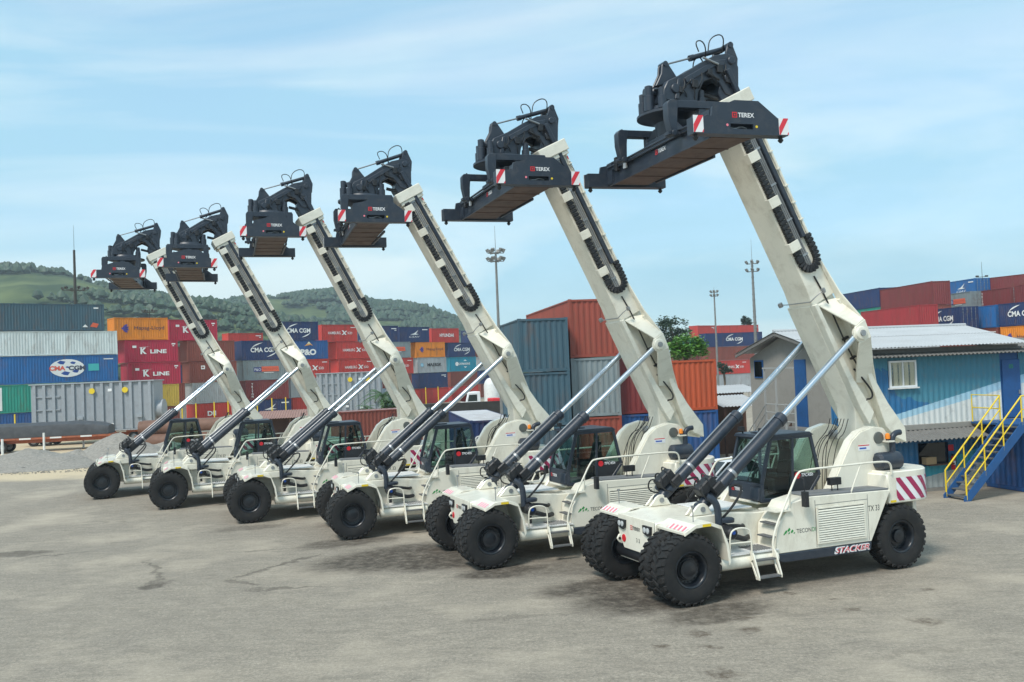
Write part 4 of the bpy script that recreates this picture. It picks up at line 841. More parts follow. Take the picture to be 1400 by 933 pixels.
        for i, ch in enumerate('TRITON' if kind == 'vert' else 'DOLE'):
            side_text(root, L, H, ch, x, H - .5 - i * (.32 if kind == 'vert' else .5), .26 if kind == 'vert' else .4, color=WHT if kind == 'vert' else (.05, .1, .2), bold=.03).location.y -= .008
    elif kind == 'globe':
        cx, cz = .9, z + .05
        blob(root, [(cx + 1.75 * math.cos(i * .262), cz + .95 * math.sin(i * .262)) for i in range(24)], WHT)
        for px, pz, s in ((-.6, .6, .42), (.55, .55, .3), (-.2, -.55, .45), (.8, -.35, .35), (0, .1, .2)): blob(root, [(cx + px - s, cz + pz), (cx + px - s * .2, cz + pz + s * .5), (cx + px + s, cz + pz + s * .2), (cx + px + s * .5, cz + pz - s * .5), (cx + px - s * .3, cz + pz - s * .4)], (.02, .07, .3), .016)
        side_text(root, L, H, 'CMA', cx - 1.0, cz, .5, color=(.75, .12, .08), w=1.6, bold=.05).location.y -= .01; side_text(root, L, H, 'CGM', cx + .95, cz, .5, color=(.05, .06, .1), w=1.7, bold=.05).location.y -= .01
        blob(root, [(cx + 2.1, cz - .35), (cx + 3.2, cz - .35), (cx + 3.2, cz + .4), (cx + 2.1, cz + .4)], (.06, .45, .45)); blob(root, [(4.6, H - .5), (5.6, H - .5), (5.6, H - .4), (4.6, H - .4)], WHT)
    elif kind == 'greytag':
        blob(root, [(4.6, .45), (5.3, .35), (5.5, .75), (4.9, .9)], (.7, .12, .05)); blob(root, [(3.8, .4), (4.4, .4), (4.1, .7)], WHT); blob(root, [(5.0, H - .5), (5.5, H - .5), (5.5, H - .35), (5.0, H - .35)], WHT)
NAVY = (.012, .032, .115); ORG = (.72, .23, .015); KRED = (.44, .02, .055); HRED = (.50, .04, .03); BRN = (.22, .055, .038); MAR = (.19, .03, .03); GRY = (.36, .38, .39); LGR = (.22, .26, .27); BLU = (.015, .085, .26); CBL = (.012, .12, .34); GRN = (.02, .27, .20); YEL = (.55, .38, .06); TEA = (.01, .25, .36); WCT = (.62, .67, .66); SGB = (.05, .105, .14); RST = (.30, .062, .04); ORR = (.47, .085, .03); DRD = (.33, .025, .03)
CNAME = {NAVY: 'navy blue', ORG: 'orange', KRED: 'crimson', HRED: 'bright red', BRN: 'brown', MAR: 'maroon', GRY: 'pale grey', LGR: 'grey', BLU: 'blue', CBL: 'bright blue', GRN: 'green', YEL: 'yellow', TEA: 'turquoise', WCT: 'white', SGB: 'slate blue', RST: 'rust red', ORR: 'orange-red', DRD: 'dark red'}
H20, HHC = 2.591, 2.896
LEVEL = ['bottom', 'second', 'third', 'fourth', 'fifth', 'sixth']
def stack(corner, ang, L, layers, desc, right=False, group='stacked shipping containers'):
    """corner = front-left base corner of the face seen; the axis runs from it along ang; right=True: the stack lies to the right of the axis"""
    c = Vector((corner[0], corner[1], 0)); ax = Vector((math.cos(ang), math.sin(ang), 0)); dp = Vector((math.sin(ang), -math.cos(ang), 0)) if right else Vector((-math.sin(ang), math.cos(ang), 0)); z = 0.0; out = []
    for i, ly in enumerate(layers):
        col, H, kind = ly[:3]; dx = ly[3] if len(ly) > 3 else 0; dd = ly[4] if len(ly) > 4 else 0
        if col is not None:
            lab = f'{CNAME[col]} container, {LEVEL[i]} in stack {desc}' if len(layers) > 1 else f'{CNAME[col]} container {desc}'
            o = container(c + ax * (L / 2 + dx) + dp * (CW / 2 + dd) + Vector((0, 0, z)), ang, L, H, col, lab, group=group)
            if kind: livery(o, L, H, kind)
            out.append(o)
        z += H + .012
    return out
L20, L40 = 6.058, 12.192
A = R(41)
def cx(u, v, Y): p = at(u, v, Y); return (p.x, p.y)
stack(cx(-8, 540, 93.5), A, L40, [(BLU, HHC, None, .3), (GRN, HHC, 'vertwhite', -.6), (CBL, HHC, 'globe'), (WCT, H20, None), (SGB, HHC, 'greytag', -1.3)], 'topped by the long slate blue one')
stack(cx(171.5, 500, 105), A, L20, [(BRN, H20, None), (YEL, H20, 'msc'), (KRED, H20, 'kline', .25), (KRED, H20, 'kline'), (ORG, H20, 'hapag', -1.1)], 'topped by the orange one with black lettering')
stack(cx(257, 500, 113), A, L20, [(HRED, H20, 'dii', .6), (GRY, H20, None, .5), (BRN, H20, 'square', .2), (BRN, H20, None), (KRED, H20, 'kline', -2.2)], 'topped by the crimson one with white letters')
stack(cx(331, 500, 119), A, L20, [(NAVY, H20, 'bird', .7), (MAR, H20, 'vert', .4), (LGR, H20, 'nedlloyd', .15), (NAVY, H20, 'cma')], 'topped by navy next to brown ones')
stack(cx(312, 458, 150), A, L20, [(GRY, H20, None), (BRN, H20, None), (NAVY, H20, None), (LGR, H20, None), (HRED, H20, 'codes')], 'whose red top shows behind the navy container')
stack(cx(393, 500, 125), A, L20, [(HRED, H20, None, .6), (GRY, H20, None, .4), (HRED, H20, 'hamburg', .35), (BLU, H20, 'pando', .2), (NAVY, H20, 'cma', -1.2)], 'with a blue white-lettered one fourth up')
stack(cx(461, 500, 138), A, L20, [(GRY, H20, None, .6), (BRN, H20, None, .3), (HRED, H20, 'hamburg', .25), (HRED, H20, 'hamburg'), (HRED, H20, 'hamburg', -2.4)], 'holding three bright red ones in a row')
stack(cx(519, 500, 146), A, L20, [(NAVY, H20, None), (BRN, H20, None), (HRED, H20, 'hamburg', .4), (LGR, H20, 'nedlloyd'), (NAVY, H20, 'codes', -2.3)], 'with a grey orange-striped one under navy')
stack(cx(569.5, 500, 155), A, L20, [(HRED, H20, None, .5), (NAVY, H20, 'codes', .35), (GRY, H20, 'maersk', .2), (ORG, H20, 'hapag'), (NAVY, H20, 'bird', -3.2)], 'with an orange one above a pale grey one')
stack(cx(614, 500, 165), A, L20, [(HRED, H20, None, .4), (BRN, H20, None, .3), (TEA, H20, 'teal', .15), (NAVY, H20, 'cma'), (HRED, H20, 'hyundai', -3.6)], 'with a turquoise one below navy')
stack(cx(655, 470, 178), A, L20, [(BRN, H20, None), (NAVY, H20, None), (GRY, H20, None), (BRN, H20, None), (NAVY, H20, 'codes', -2.5)], 'showing a navy edge behind turquoise')
stack(cx(236, 500, 131), A, L20, [(GRY, H20, None), (BRN, H20, None), (NAVY, H20, None), (MAR, H20, None)], 'hidden behind the crimson and brown ones')
stack(cx(352, 500, 142), A, L20, [(BRN, H20, None), (NAVY, H20, None), (GRY, H20, None), (BRN, H20, None)], 'hidden behind the grey striped one')
stack(cx(432, 500, 150), A, L20, [(BRN, H20, None), (NAVY, H20, None), (MAR, H20, None), (BRN, H20, None)], 'hidden behind the three red ones')
YP = MB().path([(0, 0, 0), (0, 0, 2.9)], .07, n=8).mesh('guide_post', 'yellow')
for (u, Y) in ((20, 91), (50, 92), (249, 104), (268, 106), (293, 109), (312, 112), (352, 114), (372, 116), (391, 118), (583, 150), (600, 151)):
    p = at(u, 560, Y); tag(put('guide_post', YP, None, (p.x, p.y, 0)), 'thin yellow guide post before the bottom containers', 'post', 'yellow guide posts before the container stacks')
# yard stacks seen end on
M_ = R(99)
stack(cx(709, 470, 44), M_, L20, [(SGB, H20, None), (SGB, H20, None), (SGB, H20, None)], 'of three weathered slate blue ones', right=True)
stack(cx(779.5, 470, 45.2), M_, L40, [(RST, HHC, None), (LGR, HHC, None), (RST, HHC, None)], 'beside the three slate blue ones', right=True)
stack(cx(848, 520, 46.2), M_, L20, [(BLU, HHC, None), (MAR, HHC, None)], 'of maroon over blue', right=True)
stack(cx(917, 520, 47), M_, L20, [(BLU, HHC, None), (ORR, H20, None)], 'of streaky orange-red over blue', right=True)
# far blocks
stack(cx(965, 470, 172), R(18), L40, [(GRY, H20, None), (HRED, H20, 'hamburg', -.4), (BRN, H20, None, .2), (NAVY, H20, 'cma')], 'under the long navy one beyond the bush')
stack(cx(954, 450, 200), R(40), L20, [(BRN, H20, None), (GRY, H20, None), (BRN, H20, None), (MAR, H20, 'vert'), (HRED, H20, 'codes')], 'behind the tree, bright red on top')
stack(cx(982, 450, 205), R(30), L40, [(GRN, H20, None), (BRN, H20, None), (NAVY, H20, None), (GRY, H20, None), (HRED, H20, 'codes')], 'behind the long navy container, red on top')
stack(cx(928, 465, 196), R(40), L20, [(BRN, H20, None), (GRN, H20, None), (MAR, H20, None), (GRN, H20, None)], 'half hidden by the tree')
N_ = R(97)
def rstack(u, v, Y, ang, L, layers, desc): # anchor is the near corner between side and end face; stack lies to the right
    stack(cx(u, v, Y), ang, L, layers, desc, right=True)
for (u, Y, ang, L, ly, desc) in [
    (1203, 124, 97, L40, [(BRN, HHC, None), (GRY, HHC, None), (MAR, HHC, None), (GRN, HHC, None), (NAVY, H20, 'codes')], 'beyond the office, navy on top'),
    (1275, 112, 97, L40, [(BRN, HHC, None), (NAVY, HHC, None), (BRN, H20, None), (BRN, H20, None), (MAR, HHC, None)], 'beyond the office with a long maroon top'),
    (1255, 104, 99, L40, [(BLU, H20, None), (BRN, H20, None), (GRY, H20, None), (DRD, HHC, None)], 'beyond the office with a long red top')]:
    rstack(u, 420, Y, R(ang), L, ly, desc)
def fstack(u, Y, ang, L, ly, desc): stack(cx(u, 430, Y), R(ang), L, ly, desc)
fstack(1266, 112, -78, L20, [(GRY, H20, None), (BRN, H20, None), (BRN, H20, None), (NAVY, H20, 'cma')], 'with a navy top above the office roof ridge')
fstack(1288, 126, -80, L20, [(BRN, H20, None), (BLU, H20, None), (GRY, H20, None), (BLU, H20, None), (LGR, H20, 'nedlloyd')], 'with grey orange-striped top beyond office')
fstack(1313, 111, -79, L20, [(GRY, H20, None), (NAVY, H20, None), (BRN, H20, 'codes', .2), (CBL, H20, 'vertwhite')], 'of bright blue over brown beyond office')
fstack(1338, 121, -79, L20, [(GRY, H20, None), (NAVY, H20, None), (BRN, H20, None), (BRN, H20, None), (MAR, H20, 'vert')], 'with a maroon top marked in white')
fstack(1365.5, 104, -72, L20, [(GRY, H20, None), (NAVY, H20, None), (ORG, H20, 'hapag', .1), (NAVY, H20, 'cma')], 'of navy above orange beyond the office')
fstack(1389, 113, -76, L20, [(GRY, H20, None), (NAVY, H20, None), (BRN, H20, None), (BRN, H20, None), (MAR, H20, 'hyundai')], 'with a lettered maroon top past the antenna')
fstack(1322, 136, -62, L40, [(GRY, H20, None), (NAVY, H20, None), (BRN, H20, None), (BRN, H20, None), (GRN, H20, None), (MAR, H20, None)], 'carrying the antenna')
fstack(1298, 138, -80, L20, [(GRY, H20, None), (NAVY, H20, None), (BRN, H20, None), (BRN, H20, None), (BRN, H20, None), (CBL, H20, 'bird')], 'with a small bright blue top')

# ------------------------------------------------------------------ blue office building (local x along its front, y away from the yard)
material('roofsheet', (.42, .435, .445), .55, metal=.0, var=.08, dirt=(.33, .33, .33), dirt_amt=.5, dirt_scale=.7, stretch=(.3, 1, 1))
material('fibre', (.17, .165, .155), .85, var=.2, dirt=(.07, .065, .06), dirt_amt=.6, dirt_scale=2)
material('greywall', (.27, .255, .23), .8, var=.08, scale=.8, dirt=(.17, .16, .14), dirt_amt=.4)
material('officeblue', (.012, .085, .25), .55, var=.15, dirt=(.03, .06, .1), dirt_amt=.4); material('brownrail', (.12, .07, .05), .6, var=.2); material('darkwood', (.09, .045, .03), .7, var=.25)
material('curtain', (.55, .5, .38), .8, var=.1); material('cardboard', (.42, .28, .15), .8, var=.1); material('greyrail', (.33, .33, .32), .5)
def office_paint():
    m = bpy.data.materials.new('office_paint'); m.use_nodes = True; n, l = m.node_tree.nodes, m.node_tree.links; b = n['Principled BSDF']; b.inputs['Roughness'].default_value = .5
    t = n.new('ShaderNodeTexCoord'); sx = n.new('ShaderNodeSeparateXYZ'); l.new(t.outputs['Object'], sx.inputs[0])
    def M(op, a, b_):
        x = n.new('ShaderNodeMath'); x.operation = op
        for i, v in enumerate((a, b_)):
            if isinstance(v, (int, float)): x.inputs[i].default_value = v
            else: l.new(v, x.inputs[i])
        return x.outputs[0]
    def mixc(f, a, col):
        x = n.new('ShaderNodeMix'); x.data_type = 'RGBA'; l.new(f, x.inputs[0]); l.new(a, x.inputs[6]); x.inputs[7].default_value = (*col, 1); return x.outputs[2]
    rgb = n.new('ShaderNodeRGB'); rgb.outputs[0].default_value = (.018, .135, .30, 1); c = rgb.outputs[0]
    nz_ = n.new('ShaderNodeTexNoise'); nz_.inputs['Scale'].default_value = .7; nz_.inputs['Detail'].default_value = 3; l.new(t.outputs['Object'], nz_.inputs['Vector'])
    X, Z = sx.outputs['X'], sx.outputs['Z']
    # overpainted teal field right of the window, with a ragged roller edge
    f = M('GREATER_THAN', M('ADD', M('ADD', M('MULTIPLY', X, .35), M('MULTIPLY', Z, .6)), M('MULTIPLY', nz_.outputs['Fac'], 1.6)), 4.35); f = M('MULTIPLY', f, M('GREATER_THAN', Z, 2.6)); c = mixc(M('MULTIPLY', f, .8), c, (.06, .225, .285))
    up = M('GREATER_THAN', Z, 2.6)
    line = lambda x0, z0, x1, z1: M('LESS_THAN', Z, M('ADD', M('MULTIPLY', X, (z1 - z0) / (x1 - x0)), z0 - x0 * (z1 - z0) / (x1 - x0)))
    c = mixc(M('MULTIPLY', line(.9, 2.62, 7.7, 4.12), up), c, (.32, .52, .64)); c = mixc(M('MULTIPLY', line(1.9, 2.62, 7.7, 3.80), up), c, (.60, .63, .62))
    lo = M('LESS_THAN', Z, 2.4)
    c = mixc(M('MULTIPLY', line(1.6, .35, 7.0, 1.65), lo), c, (.045, .33, .42)); c = mixc(M('MULTIPLY', line(1.6, .12, 7.0, 1.05), lo), c, (.48, .5, .48))
    dn = n.new('ShaderNodeTexNoise'); dn.inputs['Scale'].default_value = 2.2; dn.inputs['Detail'].default_value = 8; dn.inputs['Roughness'].default_value = .7; l.new(t.outputs['Object'], dn.inputs['Vector'])
    mr = n.new('ShaderNodeMapRange'); mr.inputs[1].default_value = .52; mr.inputs[2].default_value = .8; mr.inputs[4].default_value = .7; l.new(dn.outputs['Fac'], mr.inputs[0]); c = mixc(mr.outputs[0], c, (.16, .17, .17))
    l.new(c, b.inputs['Base Color']); MATS['office'] = m
office_paint()
OX, OY, OA = 12.0, 35.1, R(14)
off = empty('office_building', (OX, OY, 0), OA); tag(off, 'two-storey blue corrugated office building with pale gabled roof', 'building')
OM = Matrix.Translation((OX, OY, 0)) @ Matrix.Rotation(OA, 4, 'Z'); OI = OM.inverted()
def onwall(u, v, y=0):
    o = OI @ Vector((0, 0, CAM_H)); d = OI.to_3x3() @ ray(u, v); return o + d * ((y - o.y) / d.y)
def ongable(u, v, x=0):
    o = OI @ Vector((0, 0, CAM_H)); d = OI.to_3x3() @ ray(u, v); return o + d * ((x - o.x) / d.x)
def wallsheet(x0, x1, z0, z1, y=0, pitch=.25, depth=.04):
    s = MB(); pr = corrugated(x1 - x0, 0, pitch, depth); c = (x0 + x1) / 2; n = len(pr)
    s.add([(c + a, y + b, z0) for a, b in pr] + [(c + a, y + b, z1) for a, b in pr], [(i, i + 1, i + 1 + n, i + n) for i in range(n - 1)]); return s
XR = 14.0; DEP = 6.0
wallsheet(0, 7.7, 2.62, 5.25).build('upper_wall', 'office', off, smooth=False)
wallsheet(8.6, XR, 2.62, 5.25).build('upper_wall', 'office', off, smooth=False)
wallsheet(0, XR, .12, 2.42, .05).build('lower_wall', 'office', off, smooth=False)
m = MB(); m.bb((7.7, .03, 2.62), (8.6, .09, 5.25)); m.build('wall_panel', 'officeblue', off)
m = MB(); m.bb((-.05, -.10, 2.42), (6.2, .12, 2.62)); m.bb((6.2, -.06, 2.44), (XR, .12, 2.62)); m.build('floor_ledge', 'greywall', off, bevel=.01)
m = MB(); m.bb((0, .1, 0), (XR, DEP, 2.42)); m.bb((0.02, .12, 2.62), (XR, DEP, 5.25)); m.build('core_wall', 'greywall', off)
m = MB(); m.bb((-.1, -.04, 0), (XR, .05, .12)); m.build('plinth', 'greywall', off)
m = MB(); m.prism([(0, 0), (0, 5.45), (DEP / 2, 6.40), (DEP, 5.45), (DEP, 0)], -.05, .0, ax='x'); m.build('gable_wall', 'greywall', off)
# roof sheets
def roofpiece(x0, x1, ya, za, yb, zb, name='roof_sheet', mat='roofsheet', pitch=.16, depth=.025):
    s = MB(); pr = corrugated(x1 - x0, 0, pitch, depth); c = (x0 + x1) / 2; n = len(pr)
    s.add([(c + a, ya, za + b) for a, b in pr] + [(c + a, yb, zb + b) for a, b in pr] + [(c + a, ya, za + b - .012) for a, b in pr] + [(c + a, yb, zb + b - .012) for a, b in pr],
          [(i, i + 1, i + 1 + n, i + n) for i in range(n - 1)] + [(i + 2 * n, i + 3 * n, i + 1 + 3 * n, i + 1 + 2 * n) for i in range(n - 1)] + [(i + n, i + 1 + n, i + 1 + 3 * n, i + 3 * n) for i in range(n - 1)] + [(i, i + 2 * n, i + 1 + 2 * n, i + 1) for i in range(n - 1)]); return s.build(name, mat, off, smooth=False)
ZR, ZE = 6.50, 5.66; k = 4
for i in range(k):
    a, b = -.55 + i * 9.25 / k, -.55 + (i + 1) * 9.25 / k
    roofpiece(a, b, DEP / 2, ZR, 1.35, ZR - (ZR - ZE) * (DEP / 2 - 1.35) / (DEP / 2 + .55)); roofpiece(a, b, 1.45, ZR - (ZR - ZE) * (DEP / 2 - 1.45) / (DEP / 2 + .55) - .02, -.55, ZE - .02); roofpiece(a, b, DEP / 2, ZR, DEP + .5, ZE)
m = MB(); m.path([(-.56, DEP / 2, ZR + .03), (8.72, DEP / 2, ZR + .03)], .07, n=8); m.build('ridge_cap', 'roofsheet', off)
m = MB(); m.prism([(-.5, ZE - .06), (DEP / 2, ZR - .06), (DEP + .45, ZE - .06), (DEP + .45, ZE - .16), (DEP / 2, ZR - .16), (-.5, ZE - .16)], -.53, -.47, ax='x'); m.build('barge_board', 'fibre', off)
m = MB(); m.bb((-.1, -.02, 5.25), (8.6, .02, 5.60)); m.build('fascia', 'fibre', off)
for i in range(7): roofpiece(-.3 + i * 2.05, -.3 + (i + 1) * 2.05, .1, 5.42, -.60, 5.27, 'eave_sheet', 'fibre', .19, .045)
roofpiece(8.72, XR, .1, 5.46, DEP, 5.9, 'roof_sheet', 'fibre', .19, .045)
# window
a, b = onwall(1214, 494), onwall(1253, 529)
m = MB(); w0, w1, z0, z1 = a.x, b.x, b.z, a.z; t = .07; xm = (w0 + w1) / 2
for q in ((w0, w0 + t, z0, z1), (w1 - t, w1, z0, z1), (w0 + t, w1 - t, z1 - t, z1), (w0 + t, w1 - t, z0, z0 + t), (xm - .025, xm + .025, z0 + t, z1 - t)): m.bb((q[0], -.07, q[2]), (q[1], .02, q[3]))
win = m.build('window_frame', 'white', off, bevel=.008)
for x0, x1 in ((w0 + t, xm - .025), (xm + .025, w1 - t)): MB().poly([(x0, -.03, z0 + t), (x1, -.03, z0 + t), (x1, -.03, z1 - t), (x0, -.03, z1 - t)]).build('pane', 'clearglass', win, smooth=False)
MB().bb((w0 + t, .0, z0 + t), (w1 - t, .012, z1 - t)).build('curtain', 'curtain', win)
MB().bb((w0 - .06, -.12, z0 - .05), (w1 + .06, .0, z0 - .002)).build('window_sill', 'offwhite', win)
# upper door
a, b = onwall(1369, 492), onwall(1394, 567)
m = MB(); m.bb((a.x, -.02, 2.66), (a.x + .85, .03, a.z)); dr = m.build('door', 'officeblue', off, bevel=.01); text('05', dr, (a.x + .42, -.025, a.z - .28), (1, 0, 0), (0, 0, 1), h=.16, mat='green', bold=.01)
m = MB(); m.bb((a.x + .72, -.06, 3.6), (a.x + .78, -.02, 3.75)); m.build('door_handle', 'steel', dr)
# awning, vent, ground-floor openings
a, b = onwall(1185, 590, -.1), onwall(1331, 585, -.1)
for i in range(4):
    x0 = a.x + (b.x - a.x) * i / 4; x1 = a.x + (b.x - a.x) * (i + 1) / 4 + .03
    o = roofpiece(x0, x1, .0, 2.40 + .004 * i, -1.0, 2.06 + .004 * i, 'awning_sheet', 'fibre', .19, .05)
m = MB(); [m.bb((x, -.95, 2.0), (x + .05, .02, 2.04)) for x in (a.x + .2, b.x - .2)]; m.build('awning_bracket', 'fibre', off)
a, b = onwall(1326, 581), onwall(1352, 599)
m = MB(); m.bb((a.x, -.04, b.z), (b.x, .05, a.z)); [m.prism([(-.05, z), (-.05, z + .015), (-.08, z)], a.x + .04, b.x - .04, ax='x') for z in [b.z + .05 + .06 * i for i in range(6)]]; m.build('vent', 'greywall', off)
a, b = onwall(1255, 607, .03), onwall(1296, 632, .03)
m = MB(); m.bb((a.x, -.0, b.z), (b.x, .06, a.z)); sv = m.build('service_window', 'ink', off); m = MB(); m.bb((a.x + .2, -.35, b.z - .05), (b.x, .04, b.z)); m.build('counter_shelf', 'darkwood', off)
MB().bb((a.x, -.012, b.z), (b.x, -.002, a.z)).build('pane', 'darkglass', sv)
g = onwall(1271, 632, -.2); bx = MB().bb((-.23, -.14, 0), (.23, .14, .28)).build('cardboard_box', 'cardboard', None, bevel=.01); bx.location = OM @ Vector((g.x, -.18, b.z)); bx.rotation_euler = (0, 0, OA); tag(bx, 'small brown cardboard box on the shelf under the office awning', 'box')
# fire extinguisher
g = onwall(1303, 630, -.1); fe = empty('fire_extinguisher', OM @ Vector((g.x, -.10, g.z - .35)), OA); tag(fe, 'red fire extinguisher hanging on the blue office wall', 'extinguisher')
MB().lathe([(.07, 0), (.085, .03), (.085, .45), (.06, .52), (.03, .54)], 14, 'z').build('cylinder', 'red', fe); MB().bb((-.03, -.04, .54), (.05, .03, .62)).build('valve', 'ink', fe); MB().path([(.04, -.02, .58), (.12, -.03, .45), (.11, -.05, .2)], .013, n=6, smooth=2).build('hose', 'hose', fe); MB().bb((-.05, -.089, .2), (.05, -.086, .35)).build('label_plate', 'white', fe)
m = MB(); m.bb((-.12, -.004, 0), (.12, .004, .24)); o = m.build('extinguisher_sign', 'red'); o.location = OM @ Vector((g.x, -.02, g.z + .38)); o.rotation_euler = (0, 0, OA); tag(o, 'red sign plate above the fire extinguisher', 'sign')
# gable end: window, door, outside stair
a, b = ongable(1033, 493), ongable(1046, 517)
m = MB(); m.bb((-.09, a.y, b.z), (-.05, b.y, a.z)); gw = m.build('window_frame', 'officeblue', off); MB().bb((-.10, a.y - .06, b.z + .06), (-.095, b.y + .06, a.z - .06)).build('pane', 'darkglass', gw)
a, b = ongable(1088, 492), ongable(1100, 552)
MB().bb((-.10, a.y, 2.62), (-.05, a.y - .8, a.z)).build('door', 'officeblue', off)
gs = empty('gable_staircase', OM @ Vector((-.75, 5.6, 0)), OA); tag(gs, 'grey railed outside staircase against the grey gable of the office', 'staircase')
for i in range(13): MB().bb((-.5, -.24 * i, .2 * i + .16), (.5, -.24 * i - .26, .2 * i + .2)).build('step', 'fibre', gs)
for x in (-.55, .5): m = MB(); m.prism([(0, .0), (0, .2), (-3.1, 2.78), (-3.1, 2.5), (-.2, .0)], x, x + .05, ax='x'); m.build('stringer', 'darkwood', gs)
MB().bb((-.6, -3.1, 2.56), (.68, -5.3, 2.64)).build('landing', 'fibre', gs)
for z in (.35, .68, 1.0):
    m = MB(); m.path([(-.58, 0, z + .1), (-.58, -3.1, 2.6 + z), (-.58, -5.3, 2.6 + z)], .025, n=6); m.build('rail', 'greyrail', gs)
for y in (0, -1.05, -2.1, -3.1, -3.9, -4.6, -5.3): m = MB(); z = min(2.6, -y / 3.1 * 2.5); m.bb((-.61, y - .025, 0 if y < -3 else z), (-.55, y + .025, z + 1.05)); m.build('rail_post', 'greyrail', gs)
m = MB(); m.bb((-.62, -3.0, 5.0), (-.56, -5.3, 5.06)); m.bb((-.61, -3.12, 2.6), (-.55, -3.06, 5.0)); m.bb((-.61, -4.0, 2.6), (-.55, -3.94, 5.0)); m.build('porch_frame', 'greyrail', gs)
# yellow-railed staircase
st = empty('yellow_staircase', OM @ Vector((3.55, -2.2, 0)), OA); tag(st, 'blue steel staircase with yellow handrails climbing to the office door', 'staircase')
NS, RUN, RISE = 12, 2.55, 2.62
for i in range(NS): MB().bb((RUN * i / NS, -.5, RISE * (i + .55) / NS - .02), (RUN * (i + 1.1) / NS, .5, RISE * (i + .55) / NS + .02)).build('step', 'tread', st)
for y in (-.55, .5): m = MB(); m.prism([(-.12, 0), (-.12, .12), (RUN, RISE + .12), (RUN + .1, RISE - .22), (.14, 0)], y, y + .05); m.build('stringer', 'officeblue', st)
MB().bb((RUN, -.56, RISE - .08), (RUN + 5.0, 2.08, RISE)).build('landing', 'officeblue', st, bevel=.01)
for y in (-.525, .525):
    m = MB(); m.path([(0, y, .05), (0, y, 1.02), (.06, y, 1.08), (RUN + .02, y, RISE + 1.05), (RUN + 4.9, y, RISE + 1.05)] if y < 0 else [(0, y, .05), (0, y, 1.02), (.06, y, 1.08), (RUN + .02, y, RISE + 1.05)], .03, n=8); m.build('handrail', 'yellow', st)
    m = MB(); m.path([(0, y, .52), (RUN + .02, y, RISE + .55), (RUN + (4.9 if y < 0 else .02), y, RISE + .55)], .024, n=8); m.build('mid_rail', 'yellow', st)
    for i in (1, 2, 3):
        x = RUN * i / 3; m = MB(); m.path([(x, y, RISE * i / 3 - .02), (x, y, RISE * i / 3 + 1.06)], .026, n=8); m.build('rail_post', 'yellow', st)
m = MB(); m.path([(RUN + .02, .55, RISE), (RUN + .02, .55, RISE + 1.05), (RUN + .02, 2.0, RISE + 1.05), (RUN + .02, 2.0, RISE)], .026, n=8); m.path([(RUN + .02, .55, RISE + .55), (RUN + .02, 2.0, RISE + .55)], .024, n=8); m.build('landing_rail', 'yellow', st)
o = container(OM @ Vector((6.75 + 3.03, -1.05, 0)), OA, 6.058, 2.45, BLU, 'blue steel store container tucked under the yellow stair landing')
# ------------------------------------------------------------------ white parked car
def car(pos, ang, color, label, name='parked_car'):
    r = empty(name, pos, ang); tag(r, label, 'car'); col = (*color, 1)
    m = MB(); pr = [(2.15, .35), (2.2, .62), (2.05, .78), (1.05, .93), (.35, 1.38), (-.85, 1.42), (-1.55, 1.02), (-2.05, .98), (-2.15, .7), (-2.1, .35)]
    m.prism(pr[:4] + [(-1.55, 1.0)] + pr[7:], -.84, .84); b = m.build('body', 'paint', r, bevel=.06, seg=2); b.color = col
    m = MB(); m.add([(1.1, -.8, .92), (1.1, .8, .92), (-1.6, .8, 1.0), (-1.6, -.8, 1.0), (.35, -.62, 1.40), (.35, .62, 1.40), (-.85, .62, 1.44), (-.85, -.62, 1.44)], [(4, 5, 6, 7)]); ro = m.build('roof', 'paint', r); ro.color = col
    m = MB(); V = [(1.1, -.8, .92), (1.1, .8, .92), (-1.6, .8, 1.0), (-1.6, -.8, 1.0), (.35, -.62, 1.40), (.35, .62, 1.40), (-.85, .62, 1.44), (-.85, -.62, 1.44)]; m.add(V, [(0, 1, 5, 4), (1, 2, 6, 5), (2, 3, 7, 6), (3, 0, 4, 7)]); m.build('windows', 'darkglass', r, smooth=False)
    for a, b in [(V[0], V[4]), (V[1], V[5]), (V[2], V[6]), (V[3], V[7])] + [((-.2, .80 * s, .95), (-.2, .63 * s, 1.41)) for s in (-1, 1)]: MB().path([a, b], .035, n=6).build('pillar', 'paint', r).color = col
    for x in (1.35, -1.35):
        for s in (-1, 1):
            w = MB(); w.lathe([(.2, -.1), (.3, -.1), (.315, -.06), (.315, .06), (.3, .1), (.2, .1)], 20, 'y', closed=True); wo = put('wheel', w.mesh('wheel', 'rubber'), r, (x, .76 * s, .315)); MB().lathe([(.2, -.08), (.2, .07), (.1, .09), (.05, .09)], 16, 'y').build('hubcap', 'steel', wo)
    for s in (-1, 1): MB().box((2.12, .6 * s, .66), (.16, .35, .14)).build('headlight', 'lampglass', r, bevel=.03); MB().box((-2.1, .62 * s, .82), (.1, .3, .16)).build('tail_light', 'red', r, bevel=.02)
    return r
g = at(990, 640, 37.2); car((g.x, g.y, 0), R(205), (.75, .77, .78), 'white saloon car parked behind the lift cylinders near the office')
